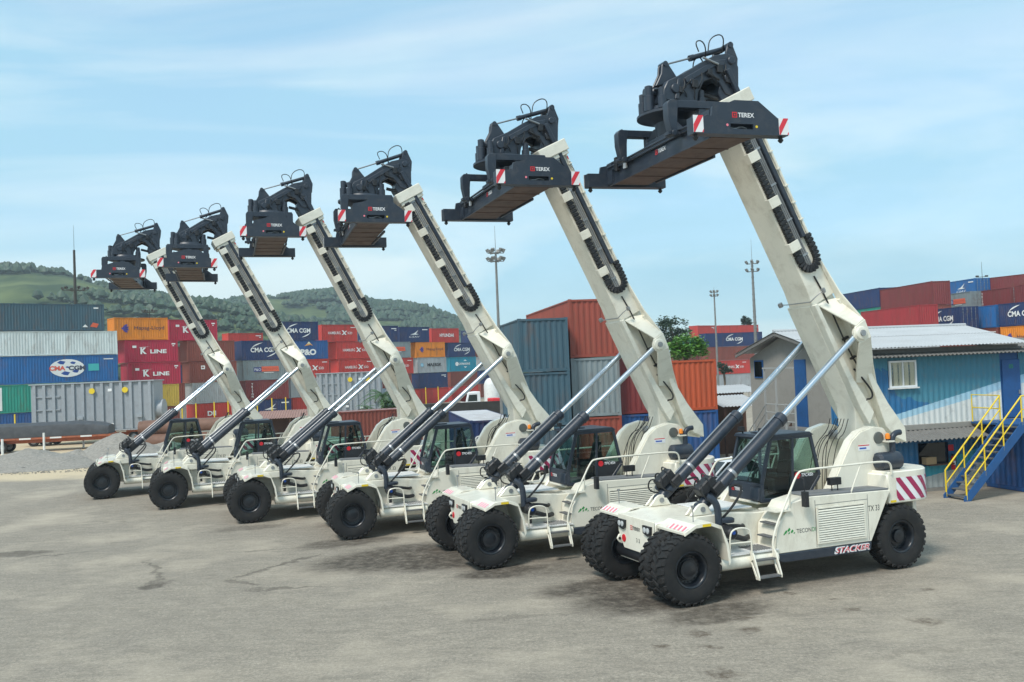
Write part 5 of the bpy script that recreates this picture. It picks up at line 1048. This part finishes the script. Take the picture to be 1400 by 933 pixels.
# ------------------------------------------------------------------ gravel heaps
material('gravel', (.27, .25, .22), .95, var=.25, scale=6, dirt=(.14, .135, .13), dirt_amt=.8, dirt_scale=9, bump=.8, bump_scale=18)
from mathutils import noise as mnoise
def heap(c, rx, ry, h, ang, label, seed):
    m = MB(); nr, na = 26, 60; vs = [(0, 0, h)]; fs = []
    for i in range(1, nr + 1):
        for k in range(na):
            a = 2 * math.pi * k / na; t = i / nr; e = 1 + .22 * mnoise.noise(Vector((math.cos(a) * 1.4, math.sin(a) * 1.4, seed)))
            x, y = math.cos(a) * rx * t * e, math.sin(a) * ry * t * e
            z = h * max(0, (1 - t) ** 1.05 * (1 + .25 * mnoise.noise(Vector((x * .45, y * .45, seed + 3))))) + .14 * mnoise.noise(Vector((x * 1.6, y * 1.6, seed))) * (1 - t * .6) + .05 * mnoise.noise(Vector((x * 5, y * 5, seed)))
            vs.append((x, y, z if i < nr else -.1))
    for k in range(na): fs.append((0, 1 + k, 1 + (k + 1) % na))
    for i in range(nr - 1):
        for k in range(na): a0 = 1 + i * na; fs.append((a0 + k, a0 + na + k, a0 + na + (k + 1) % na, a0 + (k + 1) % na))
    m.add(vs, fs); o = m.build('gravel_heap', 'gravel'); o.location = c; o.rotation_euler = (0, 0, ang); tag(o, label, 'gravel heap', 'gravel heaps beside the yard'); return o
def gx(u, v, Y, z=0): p = at(u, v, Y); return (p.x, p.y, z)
heap(gx(40, 620, 63), 6.0, 3.4, 1.35, .1, 'low grey gravel heap in front of the tarpaulin trailer', 1)
heap(gx(165, 600, 66), 5.2, 3.6, 2.0, -.1, 'tall grey gravel heap behind the last reach stacker', 5)
heap(gx(110, 610, 64.5), 5.0, 2.6, 1.0, 0, 'shallow grey gravel heap between the two larger ones', 9)
heap(gx(232, 605, 67), 4.4, 2.6, 1.25, 0, 'grey gravel heap in front of the brown pipes', 12)
# scattered stones at the heaps' feet
rnd = random.Random(3); m = MB()
for i in range(500):
    c = Vector(gx(rnd.uniform(0, 240), 640, rnd.uniform(58.5, 62))); s = rnd.uniform(.03, .09); M = Matrix.Rotation(rnd.uniform(0, 6), 3, 'Z'); m.box((c.x, c.y, s * .3), (s, s * rnd.uniform(.6, 1), s * .7), M)
o = m.build('loose_stones', 'gravel'); tag(o, 'loose stones scattered along the foot of the gravel heaps', 'stones', kind='stuff')
# dark bundle lying left of the heap
m = MB(); [m.box((rnd.uniform(-1, 1), rnd.uniform(-.3, .3), .12 + rnd.uniform(0, .1)), (rnd.uniform(.5, .9), .4, .22), Matrix.Rotation(rnd.uniform(-.5, .5), 3, 'Z')) for _ in range(5)]
o = m.build('tarpaulin_bundle', 'blackmetal', bevel=.06); o.location = gx(14, 642, 60.5); tag(o, 'dark crumpled bundle lying at the foot of the low gravel heap', 'bundle')
# ------------------------------------------------------------------ white fence posts
for i, (u, Y) in enumerate(((3, 69), (60, 76), (114, 81.5), (165, 86))):
    h = 1.7; o = MB().path([(0, 0, 0), (0, 0, h)], .09, n=8).build('fence_post', 'offwhite'); o.location = gx(u, 600, Y); tag(o, 'white round fence post standing among the gravel heaps', 'post', 'white fence posts by the gravel')
# ------------------------------------------------------------------ trailers with tarpaulin and grey transformer tanks
material('tarp', (.055, .058, .065), .6, var=.3, scale=2, dirt=(.12, .12, .12), dirt_amt=.4, bump=.6, bump_scale=2.5)
material('orangesteel', (.38, .11, .05), .6, var=.2, dirt=(.1, .07, .05), dirt_amt=.6); material('tankgrey', (.31, .335, .36), .5, var=.07, dirt=(.2, .19, .18), dirt_amt=.4); material('pipebrown', (.17, .085, .055), .65, var=.2, dirt=(.1, .05, .03), dirt_amt=.6)
def trailer(pos, ang, L, zdeck, label, wheels_x, mat='orangesteel'):
    r = empty('flatbed_trailer', pos, ang); tag(r, label, 'trailer')
    MB().bb((-L / 2, -1.25, zdeck - .18), (L / 2, 1.25, zdeck)).build('deck', mat, r)
    for y in (-.5, .5): MB().bb((-L / 2, y - .08, zdeck - .5), (L / 2, y + .08, zdeck - .19)).build('beam', mat, r)
    w = MB(); w.lathe([(.3, -.14), (.46, -.14), (.5, -.1), (.5, .1), (.46, .14), (.3, .14)], 22, 'y', closed=True); wm = w.mesh('wheel', 'rubber'); hm = MB().lathe([(.3, -.1), (.3, .05), (.12, .08), (.1, .12)], 14, 'y').mesh('rim', 'steel')
    for x in wheels_x:
        for s in (-1, 1): o = put('wheel', wm, r, (x, 1.08 * s, .5), (0, 0, math.pi if s < 0 else 0)); put('rim', hm, o)
    for x in wheels_x: MB().path([(x, -1, .5), (x, 1, .5)], .07).build('axle', 'blackmetal', r)
    for i in range(int(L / 1.2)): MB().bb((-L / 2 + .3 + i * 1.2, -1.27, zdeck - .16), (-L / 2 + 1.2 + i * 1.2, -1.251, zdeck - .03)).build('side_board', 'offwhite' if mat != 'orangesteel' or i % 2 else 'orangesteel', r)
    return r
p = gx(40, 590, 79); trailer(p, R(12), 13.5, 1.25, 'flatbed trailer loaded with a dark grey tarpaulin', (-4.5, -3.2, -1.9))
m = MB(); n = 28; vs = []; prf = [(-1.28, 0), (-1.30, .6), (-1.2, .95), (-.7, 1.12), (0, 1.2), (.7, 1.12), (1.2, .95), (1.30, .6), (1.28, 0)]
for i in range(n + 1):
    x = -6.6 + 13.2 * i / n; e = 1 - .35 * (abs(i / n - .5) * 2) ** 6
    vs += [(x, y, (z * e + (.09 * mnoise.noise(Vector((x * .9, y * 1.5, 2))) if 0 < z else 0)) if z else 0) for y, z in prf]
m.add(vs, [(i * 9 + k, i * 9 + k + 1, i * 9 + k + 10, i * 9 + k + 9) for i in range(n) for k in range(8)] + [tuple(range(9)), tuple(range(n * 9 + 8, n * 9 - 1, -1))])
o = m.build('tarpaulin', 'tarp'); o.location = (p[0], p[1], 1.255); o.rotation_euler = (0, 0, R(12)); tag(o, 'dark grey tarpaulin stretched over a flatbed load', 'tarpaulin')
def transformer(pos, ang, L, H, D, label, nrib, z0):
    r = empty('transformer_tank', (pos[0], pos[1], z0), ang); tag(r, label, 'tank')
    MB().bb((-L / 2, -D / 2, .12), (L / 2, D / 2, H)).build('shell', 'tankgrey', r, bevel=.03); MB().bb((-L / 2 - .12, -D / 2 - .2, H), (L / 2 + .12, D / 2 + .2, H + .12)).build('lid', 'tankgrey', r, bevel=.02); MB().bb((-L / 2 - .05, -D / 2 - .15, 0), (L / 2 + .05, D / 2 + .15, .12)).build('base', 'tankgrey', r)
    rib = MB().bb((-.14, -.17, .12), (.14, 0, H)).mesh('rib', 'tankgrey', bevel=.015)
    for i in range(nrib): put('rib', rib, r, (-L / 2 + .35 + i * (L - .7) / (nrib - 1), -D / 2 - .001, 0))
    for i, (x, z) in enumerate(((-L * .0, H * .84), (L * .27, H * .84))): MB().lathe([(.27, -.03), (.27, .02), (.2, .03)], 18, 'y', (x, -D / 2 - .2, z)).build('lifting_disc', 'yellow', r)
    for x, z in ((-L * .08, H * .15), (L * .13, H * .82), (L * .14, H * .1)): MB().bb((x, -D / 2 - .21, z), (x + .35, -D / 2 - .2, z + .25)).build('notice', 'white', r)
    for i in range(3): MB().bb((-L / 2 + .5, -D / 2 - .12, H * (.2 + .27 * i)), (-L / 2 + 2.6, -D / 2, H * (.2 + .27 * i) + .12)).build('stiffener', 'tankgrey', r)
    m = MB(); m.lathe([(.8, L / 2), (.8, L / 2 + .5), (.95, L / 2 + .5), (.95, L / 2 + .65), (.5, L / 2 + .66)], 24, 'x', (0, -D / 2 + 1.0, H * .4)); m.build('flange', 'tankgrey', r)
    for x in (-L * .12, L * .36): MB().bb((x, -D / 2 - .35, H * .26), (x + .5, -D / 2, H * .32)).build('jacking_pad', 'tankgrey', r)
    return r
p = gx(135, 560, 87); trailer(p, R(5), 13.5, 1.15, 'low loader trailer carrying the long grey transformer tank', (-5.5, -4.3, 3.5, 4.7))
transformer(p, R(5), 11.0, 4.45, 2.9, 'long grey ribbed transformer tank with yellow discs on a low loader', 13, 1.16)
p = gx(478, 540, 108); trailer(p, R(14), 9, 1.0, 'low loader trailer carrying the short grey transformer tank', (-3.4, -2.2, 2.5)); transformer(p, R(14), 7.4, 4.6, 2.9, 'short grey ribbed transformer tank behind the palm', 11, 1.01)
# brown pipes
pm = MB(); pm.lathe([(.62, -5), (.62, 5), (.57, 5), (.57, -5)], 28, 'x', closed=True); pmesh = pm.mesh('steel_pipe', 'pipebrown')
for i, (dx, dy, z) in enumerate(((0, 0, .62), (.3, 1.26, .62), (-.2, 2.52, .62), (.1, .63, 1.70), (-.1, 1.9, 1.70))):
    c = gx(272, 590, 76); o = put('steel_pipe', pmesh, None, (c[0] + dx, c[1] + dy, z), (0, 0, R(8))); tag(o, 'large brown steel pipe lying in the pile behind the gravel', 'pipe', 'brown steel pipes in a pile')
# ------------------------------------------------------------------ small sheds and yard things between the machines
def leanto(pos, ang, L, D, h0, h1, label, roofmat, wallmat):
    r = empty('lean_to_shed', pos, ang); tag(r, label, 'shed')
    s = MB(); pr = corrugated(L, 0, .2, .04); n = len(pr); s.add([(a, -D / 2, h0 + b) for a, b in pr] + [(a, D / 2, h1 + b) for a, b in pr], [(i, i + 1, i + 1 + n, i + n) for i in range(n - 1)]); s.build('roof', roofmat, r, smooth=False)
    for x in (-L / 2 + .15, 0, L / 2 - .15): MB().bb((x - .06, -D / 2 + .1, 0), (x + .06, -D / 2 + .22, h0 - .02)).build('post', 'darkwood', r)
    MB().bb((-L / 2 + .1, D / 2 - .15, 0), (L / 2 - .1, D / 2 - .05, h1 - .02)).build('wall', wallmat, r); return r
material('rustroof', (.30, .17, .14), .8, var=.15, dirt=(.18, .1, .07), dirt_amt=.6)
leanto(gx(398, 570, 74), R(10), 5.2, 3.5, 2.25, 2.75, 'low shed with a faded pinkish rust roof beside the brown container', 'rustroof', 'darkwood')
leanto(gx(1003, 560, 52), R(12), 2.6, 3.0, 2.85, 3.35, 'small shed with a white corrugated roof between red container and office', 'roofsheet', 'darkwood')
leanto(gx(1000, 540, 60), R(12), 3.2, 3.0, 3.3, 3.7, 'second white-roofed shed just behind the small shed', 'roofsheet', 'darkwood')
o = stack(cx(463, 575, 64), R(24), L20, [(BRN, HHC, None)], 'standing alone below the palm')[0]
m = MB(); plate(m, [(L20 / 2 - 1.3, -CW / 2 - .02, .2), (L20 / 2 - 1.1, -CW / 2 - .02, .2), (L20 / 2 - .15, -CW / 2 - .02, 2.7), (L20 / 2 - .4, -CW / 2 - .02, 2.7)], .02); q = m.build('brace', 'paint', o); q.color = (*BRN, 1)
MB().lathe([(.2, L20 / 2 + .01), (.2, L20 / 2 + .02)], 16, 'x', (0, -.3, .9)).build('marker_disc', 'yellow', o)
o = stack(cx(643, 600, 46.5), M_, L40, [(NAVY, HHC, None)], 'with white C and R letters and grey top', right=True)[0]
for ch in o.children:
    if ch.name.startswith('roof'): ch.color = (.50, .51, .53, 1)
side_text(o, L40, HHC, 'CR', .62, 1.95, .34, face='N', spacing=1.4, bold=.02, w=.75)
material('shadedwall', (.03, .028, .025), .9, var=.3)  # near-black base colour holds the shade on the wall
# wall with shade put into its near-black colour, a white lorry behind it
o = MB().bb((-7, -.15, 0), (9, .15, 2.0)).build('boundary_wall', 'shadedwall'); o.location = gx(622, 545, 98); o.rotation_euler = (0, 0, R(8)); tag(o, 'low boundary wall with shade painted in, below the turquoise container', 'wall')
def lorry(pos, ang, label):
    r = empty('lorry', pos, ang); tag(r, label, 'lorry')
    MB().prism([(2.0, .6), (2.05, 1.6), (1.75, 2.7), (.2, 2.8), (.1, .6)], -1.1, 1.1).build('cab', 'white', r, bevel=.06); MB().prism([(2.065, 1.65), (1.80, 2.55), (1.82, 2.55), (2.085, 1.65)], -1.0, 1.0).build('windscreen', 'darkglass', r)
    for s in (-1, 1): MB().poly([(1.8, 1.106 * s, 1.65), (.6, 1.106 * s, 1.65), (.6, 1.106 * s, 2.45), (1.6, 1.106 * s, 2.45)]).build('side_window', 'darkglass', r, smooth=False)
    MB().bb((0, -1.1, .9), (-6.5, 1.1, 1.05)).build('load_bed', 'brownsteel', r); MB().bb((-1.3, -.9, 1.06), (-2.4, .9, 1.9)).build('load', 'red', r, bevel=.1)
    w = MB(); w.lathe([(.3, -.14), (.46, -.14), (.5, -.1), (.5, .1), (.46, .14), (.3, .14)], 22, 'y', closed=True); wm = w.mesh('wheel', 'rubber')
    for x in (1.2, -4.2, -5.4):
        for s in (-1, 1): put('wheel', wm, r, (x, .95 * s, .5))
lorry(gx(655, 540, 112), R(200), 'white lorry with a red load behind the dark wall')
# white round-topped tank
r = MB().lathe([(1.2, 0), (1.2, 3.0), (1.0, 3.6), (.6, 4.0), (.2, 4.1)], 28, 'z').build('storage_tank', 'offwhite'); r.location = gx(672, 522, 140); tag(r, 'white domed storage tank behind the lorry', 'tank')

# ------------------------------------------------------------------ trees
material('bark', (.12, .09, .06), .9, var=.3, bump=.5); material('leafdark', (.028, .060, .026), .6, var=.55, scale=.35); material('leafbright', (.10, .24, .03), .5, var=.3, scale=1.5); material('leafmid', (.05, .11, .03), .6, var=.3, scale=1.2)
def tree(pos, h, crown, label, leaf='leafdark', seed=1, nclump=46, leaf_s=.22, per=70, tr=.16):
    rnd = random.Random(seed); r = empty('tree', pos); tag(r, label, 'tree'); cz, rx, rz = crown
    t = MB(); t.path([(0, 0, 0), (.05, .02, h * .3), (-.06, .05, cz - rz * .5), (0, 0, cz)], tr, n=8, smooth=1); limbs = []
    for i in range(9):
        a = rnd.uniform(0, 6.28); q = rnd.uniform(.4, .85); e = Vector((math.cos(a) * rx * q, math.sin(a) * rx * q, cz + rnd.uniform(-.3, .6) * rz)); b = Vector((0, 0, cz - rz * rnd.uniform(.3, .9))); limbs.append(e); t.path([b, b.lerp(e, .5) + Vector((0, 0, -.1)), e], tr * .35, n=6, smooth=1)
    t.build('trunk', 'bark', r)
    m = MB()
    for k in range(nclump):
        while True:
            p = Vector((rnd.uniform(-1, 1), rnd.uniform(-1, 1), rnd.uniform(-.8, 1)))
            if .25 < p.length < 1: break
        c = Vector((p.x * rx, p.y * rx, cz + p.z * rz)); cs = rnd.uniform(.18, .34) * rx
        for j in range(per):
            d = Vector((rnd.gauss(0, 1), rnd.gauss(0, 1), rnd.gauss(0, .7))) * cs * .5; q = c + d; s = leaf_s * rnd.uniform(.6, 1.3)
            M = Matrix.Rotation(rnd.uniform(0, 6.28), 3, 'Z') @ Matrix.Rotation(rnd.uniform(-1.1, 1.1), 3, 'X')
            m.add([q + M @ Vector(v) * s for v in ((-.5, 0, 0), (0, -.28, .05), (.5, 0, 0), (0, .28, .05))], [(0, 1, 2, 3)])
    o = m.build('crown', leaf, r, smooth=False); o['kind'] = 'stuff'; return r
def treeat(u, vtop, vmid, Y, wpx, label, **k):
    g = at(u, vmid, Y); t = at(u, vtop, Y).z; rx = wpx / 2 / F_PX * Y; rz = (t - g.z); return tree((g.x, g.y, 0), t, (g.z, rx, rz), label, **k)
treeat(920, 434, 456, 120, 48, 'dark spreading tree behind the orange-red container', seed=3, leaf_s=.34)
treeat(938, 459, 476, 62, 56, 'bright green bushy tree just behind the orange-red container', seed=5, leaf='leafbright', leaf_s=.2, nclump=60)
treeat(905, 470, 482, 64, 26, 'smaller bright green tree beside the bushy one', seed=6, leaf='leafbright', leaf_s=.18, nclump=26)
treeat(990, 492, 503, 140, 20, 'small dark tree below the long navy container', seed=8, leaf_s=.3, nclump=22)
treeat(1021, 433, 439, 230, 18, 'far dark tree beyond the red containers', seed=9, leaf_s=.5, nclump=24)
treeat(532, 548, 560, 78, 30, 'low leafy shrub under the palm', seed=11, leaf='leafmid', leaf_s=.2, nclump=24)
def palm(pos, h, nf, fl, label, seed):
    rnd = random.Random(seed); r = empty('palm_tree', pos); tag(r, label, 'palm')
    MB().path([(0, 0, 0), (.1, 0, h * .5), (0, 0, h)], .14, n=8).build('trunk', 'bark', r)
    for i in range(nf):
        a = 6.28 * i / nf + rnd.uniform(-.2, .2); el = rnd.uniform(.1, 1.1); m = MB(); d = Vector((math.cos(a), math.sin(a), 0)); side = Vector((-d.y, d.x, 0)); P = []
        for j in range(9): t = j / 8; P.append(d * fl * t * math.cos(el * .5) + Vector((0, 0, h + fl * (math.sin(el) * t - .75 * t * t))))
        for j in range(8):
            t = (j + .5) / 8; w = fl * .22 * math.sin(math.pi * min(1, t * .85 + .12)); q = P[j].lerp(P[j + 1], .5); sp = (P[j + 1] - P[j])
            for s in (-1, 1):
                for b in (0, .5): m.add([P[j] + sp * b, P[j] + sp * (b + .35), P[j] + sp * (b + .7) + side * s * w + Vector((0, 0, -w * .35))], [(0, 1, 2)])
        m.build('frond', 'leafmid', r, smooth=False)
    return r
palm(gx(524, 550, 84), 3.4, 18, 2.4, 'young green palm between the grey tank and brown container', 2)
palm(gx(501, 560, 80), 2.5, 12, 1.2, 'small green palm beside the brown container', 4)
# ------------------------------------------------------------------ hills
def hillmat():
    m = bpy.data.materials.new('hill_grass'); m.use_nodes = True; n, l = m.node_tree.nodes, m.node_tree.links; b = n['Principled BSDF']; b.inputs['Roughness'].default_value = .95; b.inputs['Specular IOR Level'].default_value = .1
    t = n.new('ShaderNodeTexCoord'); a = n.new('ShaderNodeTexNoise'); a.inputs['Scale'].default_value = .018; a.inputs['Detail'].default_value = 8; a.inputs['Roughness'].default_value = .6; l.new(t.outputs['Object'], a.inputs['Vector'])
    r = n.new('ShaderNodeValToRGB'); e = r.color_ramp.elements; e[0].position = .42; e[0].color = (.04, .065, .03, 1); e[1].position = .58; e[1].color = (.12, .15, .06, 1); l.new(a.outputs['Fac'], r.inputs[0]); l.new(r.outputs[0], b.inputs['Base Color']); MATS['hill'] = m
hillmat()
def interp(tab, u):
    for (a, b), (c, d) in zip(tab, tab[1:]):
        if a <= u <= c: return b + (d - b) * (u - a) / (c - a)
    return tab[0][1] if u < tab[0][0] else tab[-1][1]
HILLS = []
def hill(tab, D, u0, u1, depth, label, seed, n=150):
    vs = []; rows = 20; pts = []
    for i in range(n + 1):
        u = u0 + (u1 - u0) * i / n; top = at(u, interp(tab, u), D); 
        for j in range(rows + 1):
            t = j / rows; Y = D - depth * (1 - t) if t <= 1 else D; x = top.x * (Y / D); z = top.z * (math.sin(t * math.pi / 2) ** 1.25)
            if 0 < t: z += (8 * mnoise.noise(Vector((x * .012, Y * .012, seed))) + 3 * mnoise.noise(Vector((x * .04, Y * .04, seed)))) * math.sin(math.pi * t) 
            vs.append((x, Y, z - (2 if t == 0 else 0)))
        Y = D + depth; vs.append((top.x * Y / D, Y, -2))
    R_ = rows + 2; m = MB(); m.add(vs, [(i * R_ + j, (i + 1) * R_ + j, (i + 1) * R_ + j + 1, i * R_ + j + 1) for i in range(n) for j in range(R_ - 1)])
    o = m.build('hill', 'hill'); structure(o, label); HILLS.append((vs, n, rows, R_, seed)); return o
T1 = [(-700, 404), (-300, 380), (0, 381), (34, 380), (60, 384), (86, 385), (114, 392.6), (154, 405), (177, 407), (229, 414), (274, 421), (330, 430), (420, 452), (520, 482), (600, 505)]
T2 = [(150, 470), (250, 430), (314, 420), (326, 415), (371, 411), (426, 407), (460, 406), (485, 412), (508, 421), (554, 423), (586, 429), (620, 439), (680, 462), (760, 485), (900, 498)]
hill(T1, 560, -700, 600, 300, 'grassy green hill with woods on its crest', 3.3); hill(T2, 760, 150, 900, 260, 'wooded hill beyond the containers', 8.1)
# woods on the hills: one mass
rnd = random.Random(21); m = MB()
def clump(c, s):
    # irregular little tree crown of a few tilted facets
    n = 7; a0 = rnd.uniform(0, 6.28); ring1 = [Vector((math.cos(a0 + k * 6.283 / n) * s * rnd.uniform(.7, 1.15), math.sin(a0 + k * 6.283 / n) * s * rnd.uniform(.7, 1.15), s * rnd.uniform(-.1, .35))) for k in range(n)]
    ring2 = [Vector((math.cos(a0 + .4 + k * 6.283 / n) * s * rnd.uniform(.4, .75), math.sin(a0 + .4 + k * 6.283 / n) * s * rnd.uniform(.4, .75), s * rnd.uniform(.6, 1.15))) for k in range(n)]
    vs = [Vector((0, 0, -s * .5))] + ring1 + ring2 + [Vector((0, 0, s * rnd.uniform(1.1, 1.5)))]; vs = [v + c for v in vs]; fs = []
    for k in range(n): k2 = (k + 1) % n; fs += [(0, 1 + k2, 1 + k), (1 + k, 1 + k2, 1 + n + k), (1 + k2, 1 + n + k2, 1 + n + k), (1 + n + k, 1 + n + k2, 1 + 2 * n)]
    m.add(vs, fs)
for (vs, n, rows, R_, seed) in HILLS:
    for _ in range(15000 if seed < 5 else 19000):
        i = rnd.randrange(n); j = min(rows, int(rows * rnd.random() ** .45)); a = Vector(vs[i * R_ + j]); b = Vector(vs[(i + 1) * R_ + j]); p = a.lerp(b, rnd.random())
        q = mnoise.noise(Vector((p.x * .009, p.y * .009, seed))) + .45 * mnoise.noise(Vector((p.x * .03, p.y * .03, seed)))
        if q < (-.13 if seed < 5 else -.32) and j < rows - 1: continue
        if j >= rows - 1 and rnd.random() < .35: continue
        clump(p + Vector((rnd.uniform(-4, 4), rnd.uniform(-8, 0), .5)), (.6 + 2.2 * rnd.random() ** 2.2) * (1.0 if seed < 5 else 1.15))
o = m.build('hill_woods', 'leafdark', smooth=False); tag(o, 'dark woods covering the hills beyond the yard', 'woods', kind='stuff')
# ------------------------------------------------------------------ light masts
material('galv', (.20, .20, .19), .6, metal=.2, var=.2); material('darkpole', (.045, .042, .035), .7, var=.2)
def mast(u, vtop, Y, label, lamps, r0=.2, r1=.1, mat='galv', rod=2.0, rings=False, arm=1.0):
    b = at(u, 480, Y); t = at(u, vtop, Y); h = t.z; r = empty('light_mast', (b.x, b.y, 0)); tag(r, label, 'light mast')
    MB().tube((0, 0, 0), (0, 0, h), r0, r1, n=10).build('pole', mat, r); MB().tube((0, 0, h), (0, 0, h + rod), .03, .015, n=6).build('lightning_rod', mat, r)
    if rings:
        m = MB()
        for i in range(int(h / .8)): z = i * .8; q = r0 + (r1 - r0) * z / h + .05; m.lathe([(q, z), (q, z + .1)], 8, 'z')
        m.build('collar_rings', mat, r)
    for z in lamps:
        for k in range(6):
            a = math.pi / 3 * k + .2; d = Vector((math.cos(a), math.sin(a), 0)); m = MB(); m.path([(0, 0, z), d * arm + Vector((0, 0, z))], .04, n=6); m.box(d * arm + Vector((0, 0, z + .25)), (.26, .32, .32), Matrix.Rotation(a, 3, 'Z') @ Matrix.Rotation(.5, 3, 'Y')); m.build('floodlight', mat, r)
    return r
z = at(105, 397, 118).z; mast(105, 342, 118, 'tall dark light mast behind the long slate blue container', (z,), .32, .14, 'darkpole', 3.2, arm=1.5)
mast(206, 424, 150, 'small dark light mast behind the orange container', (at(206, 424, 150).z - .4,), .12, .08, 'darkpole', .5, arm=1.1)
zt = at(679, 345, 90).z; mast(683, 345, 90, 'grey light mast beside the slate blue container stack', (zt - .1, zt - .9), .19, .10, 'galv', 2.6, arm=.8)
zt = at(979, 398, 170).z; mast(980, 397, 170, 'distant light mast beyond the bushy tree', (zt - .3, zt - 1.0), .22, .13, 'galv', .6, arm=.7)
zt = at(1031, 356, 130).z; mast(1034, 355, 130, 'tall ringed light mast beyond the office gable', (zt - .5, zt - 1.6), .30, .14, 'galv', 3.0, rings=True, arm=.9)
b = at(21, 372, 552); m = MB(); r = empty('radio_tower', (b.x, b.y, at(21, 380, 552).z - 4)); tag(r, 'tiny radio tower on the hill crest', 'tower')
for k in range(3): a = 2.1 * k; m.tube((math.cos(a) * 1.2, math.sin(a) * 1.2, 0), (0, 0, 13), .13, .06, n=5)
for i in range(8): z = i * 1.5; q = 1.2 * (1 - z / 13); [m.tube((math.cos(2.1 * k) * q, math.sin(2.1 * k) * q, z), (math.cos(2.1 * (k + 1)) * q, math.sin(2.1 * (k + 1)) * q, z + .6), .06, n=4) for k in range(3)]
m.build('lattice', 'galv', r)
p = at(1343, 381, 128); r = empty('antenna_mast', (p.x, p.y, p.z - .3)); tag(r, 'thin antenna mast on top of the highest maroon container', 'antenna'); MB().tube((0, 0, 0), (0, 0, 2.6), .04, .02, n=6).build('mast', 'darkpole', r); MB().path([(-.8, 0, .5), (.8, .1, .55)], .04, n=6).build('cross_arm', 'darkpole', r)
for x in (-.7, .6): MB().box((x, 0, .62), (.35, .25, .22)).build('aerial_box', 'darkpole', r)
# far fence under the long navy container
r = empty('wire_fence', gx(1003, 515, 120), R(10)); tag(r, 'low grey wire fence below the long navy container', 'fence')
for i in range(9): MB().path([(-4 + i, 0, 0), (-4 + i, 0, 2.0)], .04, n=6).build('post', 'galv', r)
for z in (.5, 1.0, 1.5, 1.95): MB().path([(-4, 0, z), (4, 0, z)], .02, n=5).build('wire', 'galv', r)

# ------------------------------------------------------------------ haze
m = MB(); m.bb((-1200, -150, -1), (1200, 1200, 92)); hz = m.build('haze', 'white', smooth=False); hz.data.materials.clear()
hm = bpy.data.materials.new('haze'); hm.use_nodes = True; n, l = hm.node_tree.nodes, hm.node_tree.links; n.remove(n['Principled BSDF']); pv = n.new('ShaderNodeVolumePrincipled'); pv.inputs['Color'].default_value = (.80, .90, .97, 1); pv.inputs['Density'].default_value = .00042; pv.inputs['Anisotropy'].default_value = .2
l.new(pv.outputs[0], n['Material Output'].inputs['Volume']); hz.data.materials.append(hm); tag(hz, 'thin pale haze filling the air over the yard and hills', 'haze', kind='stuff')
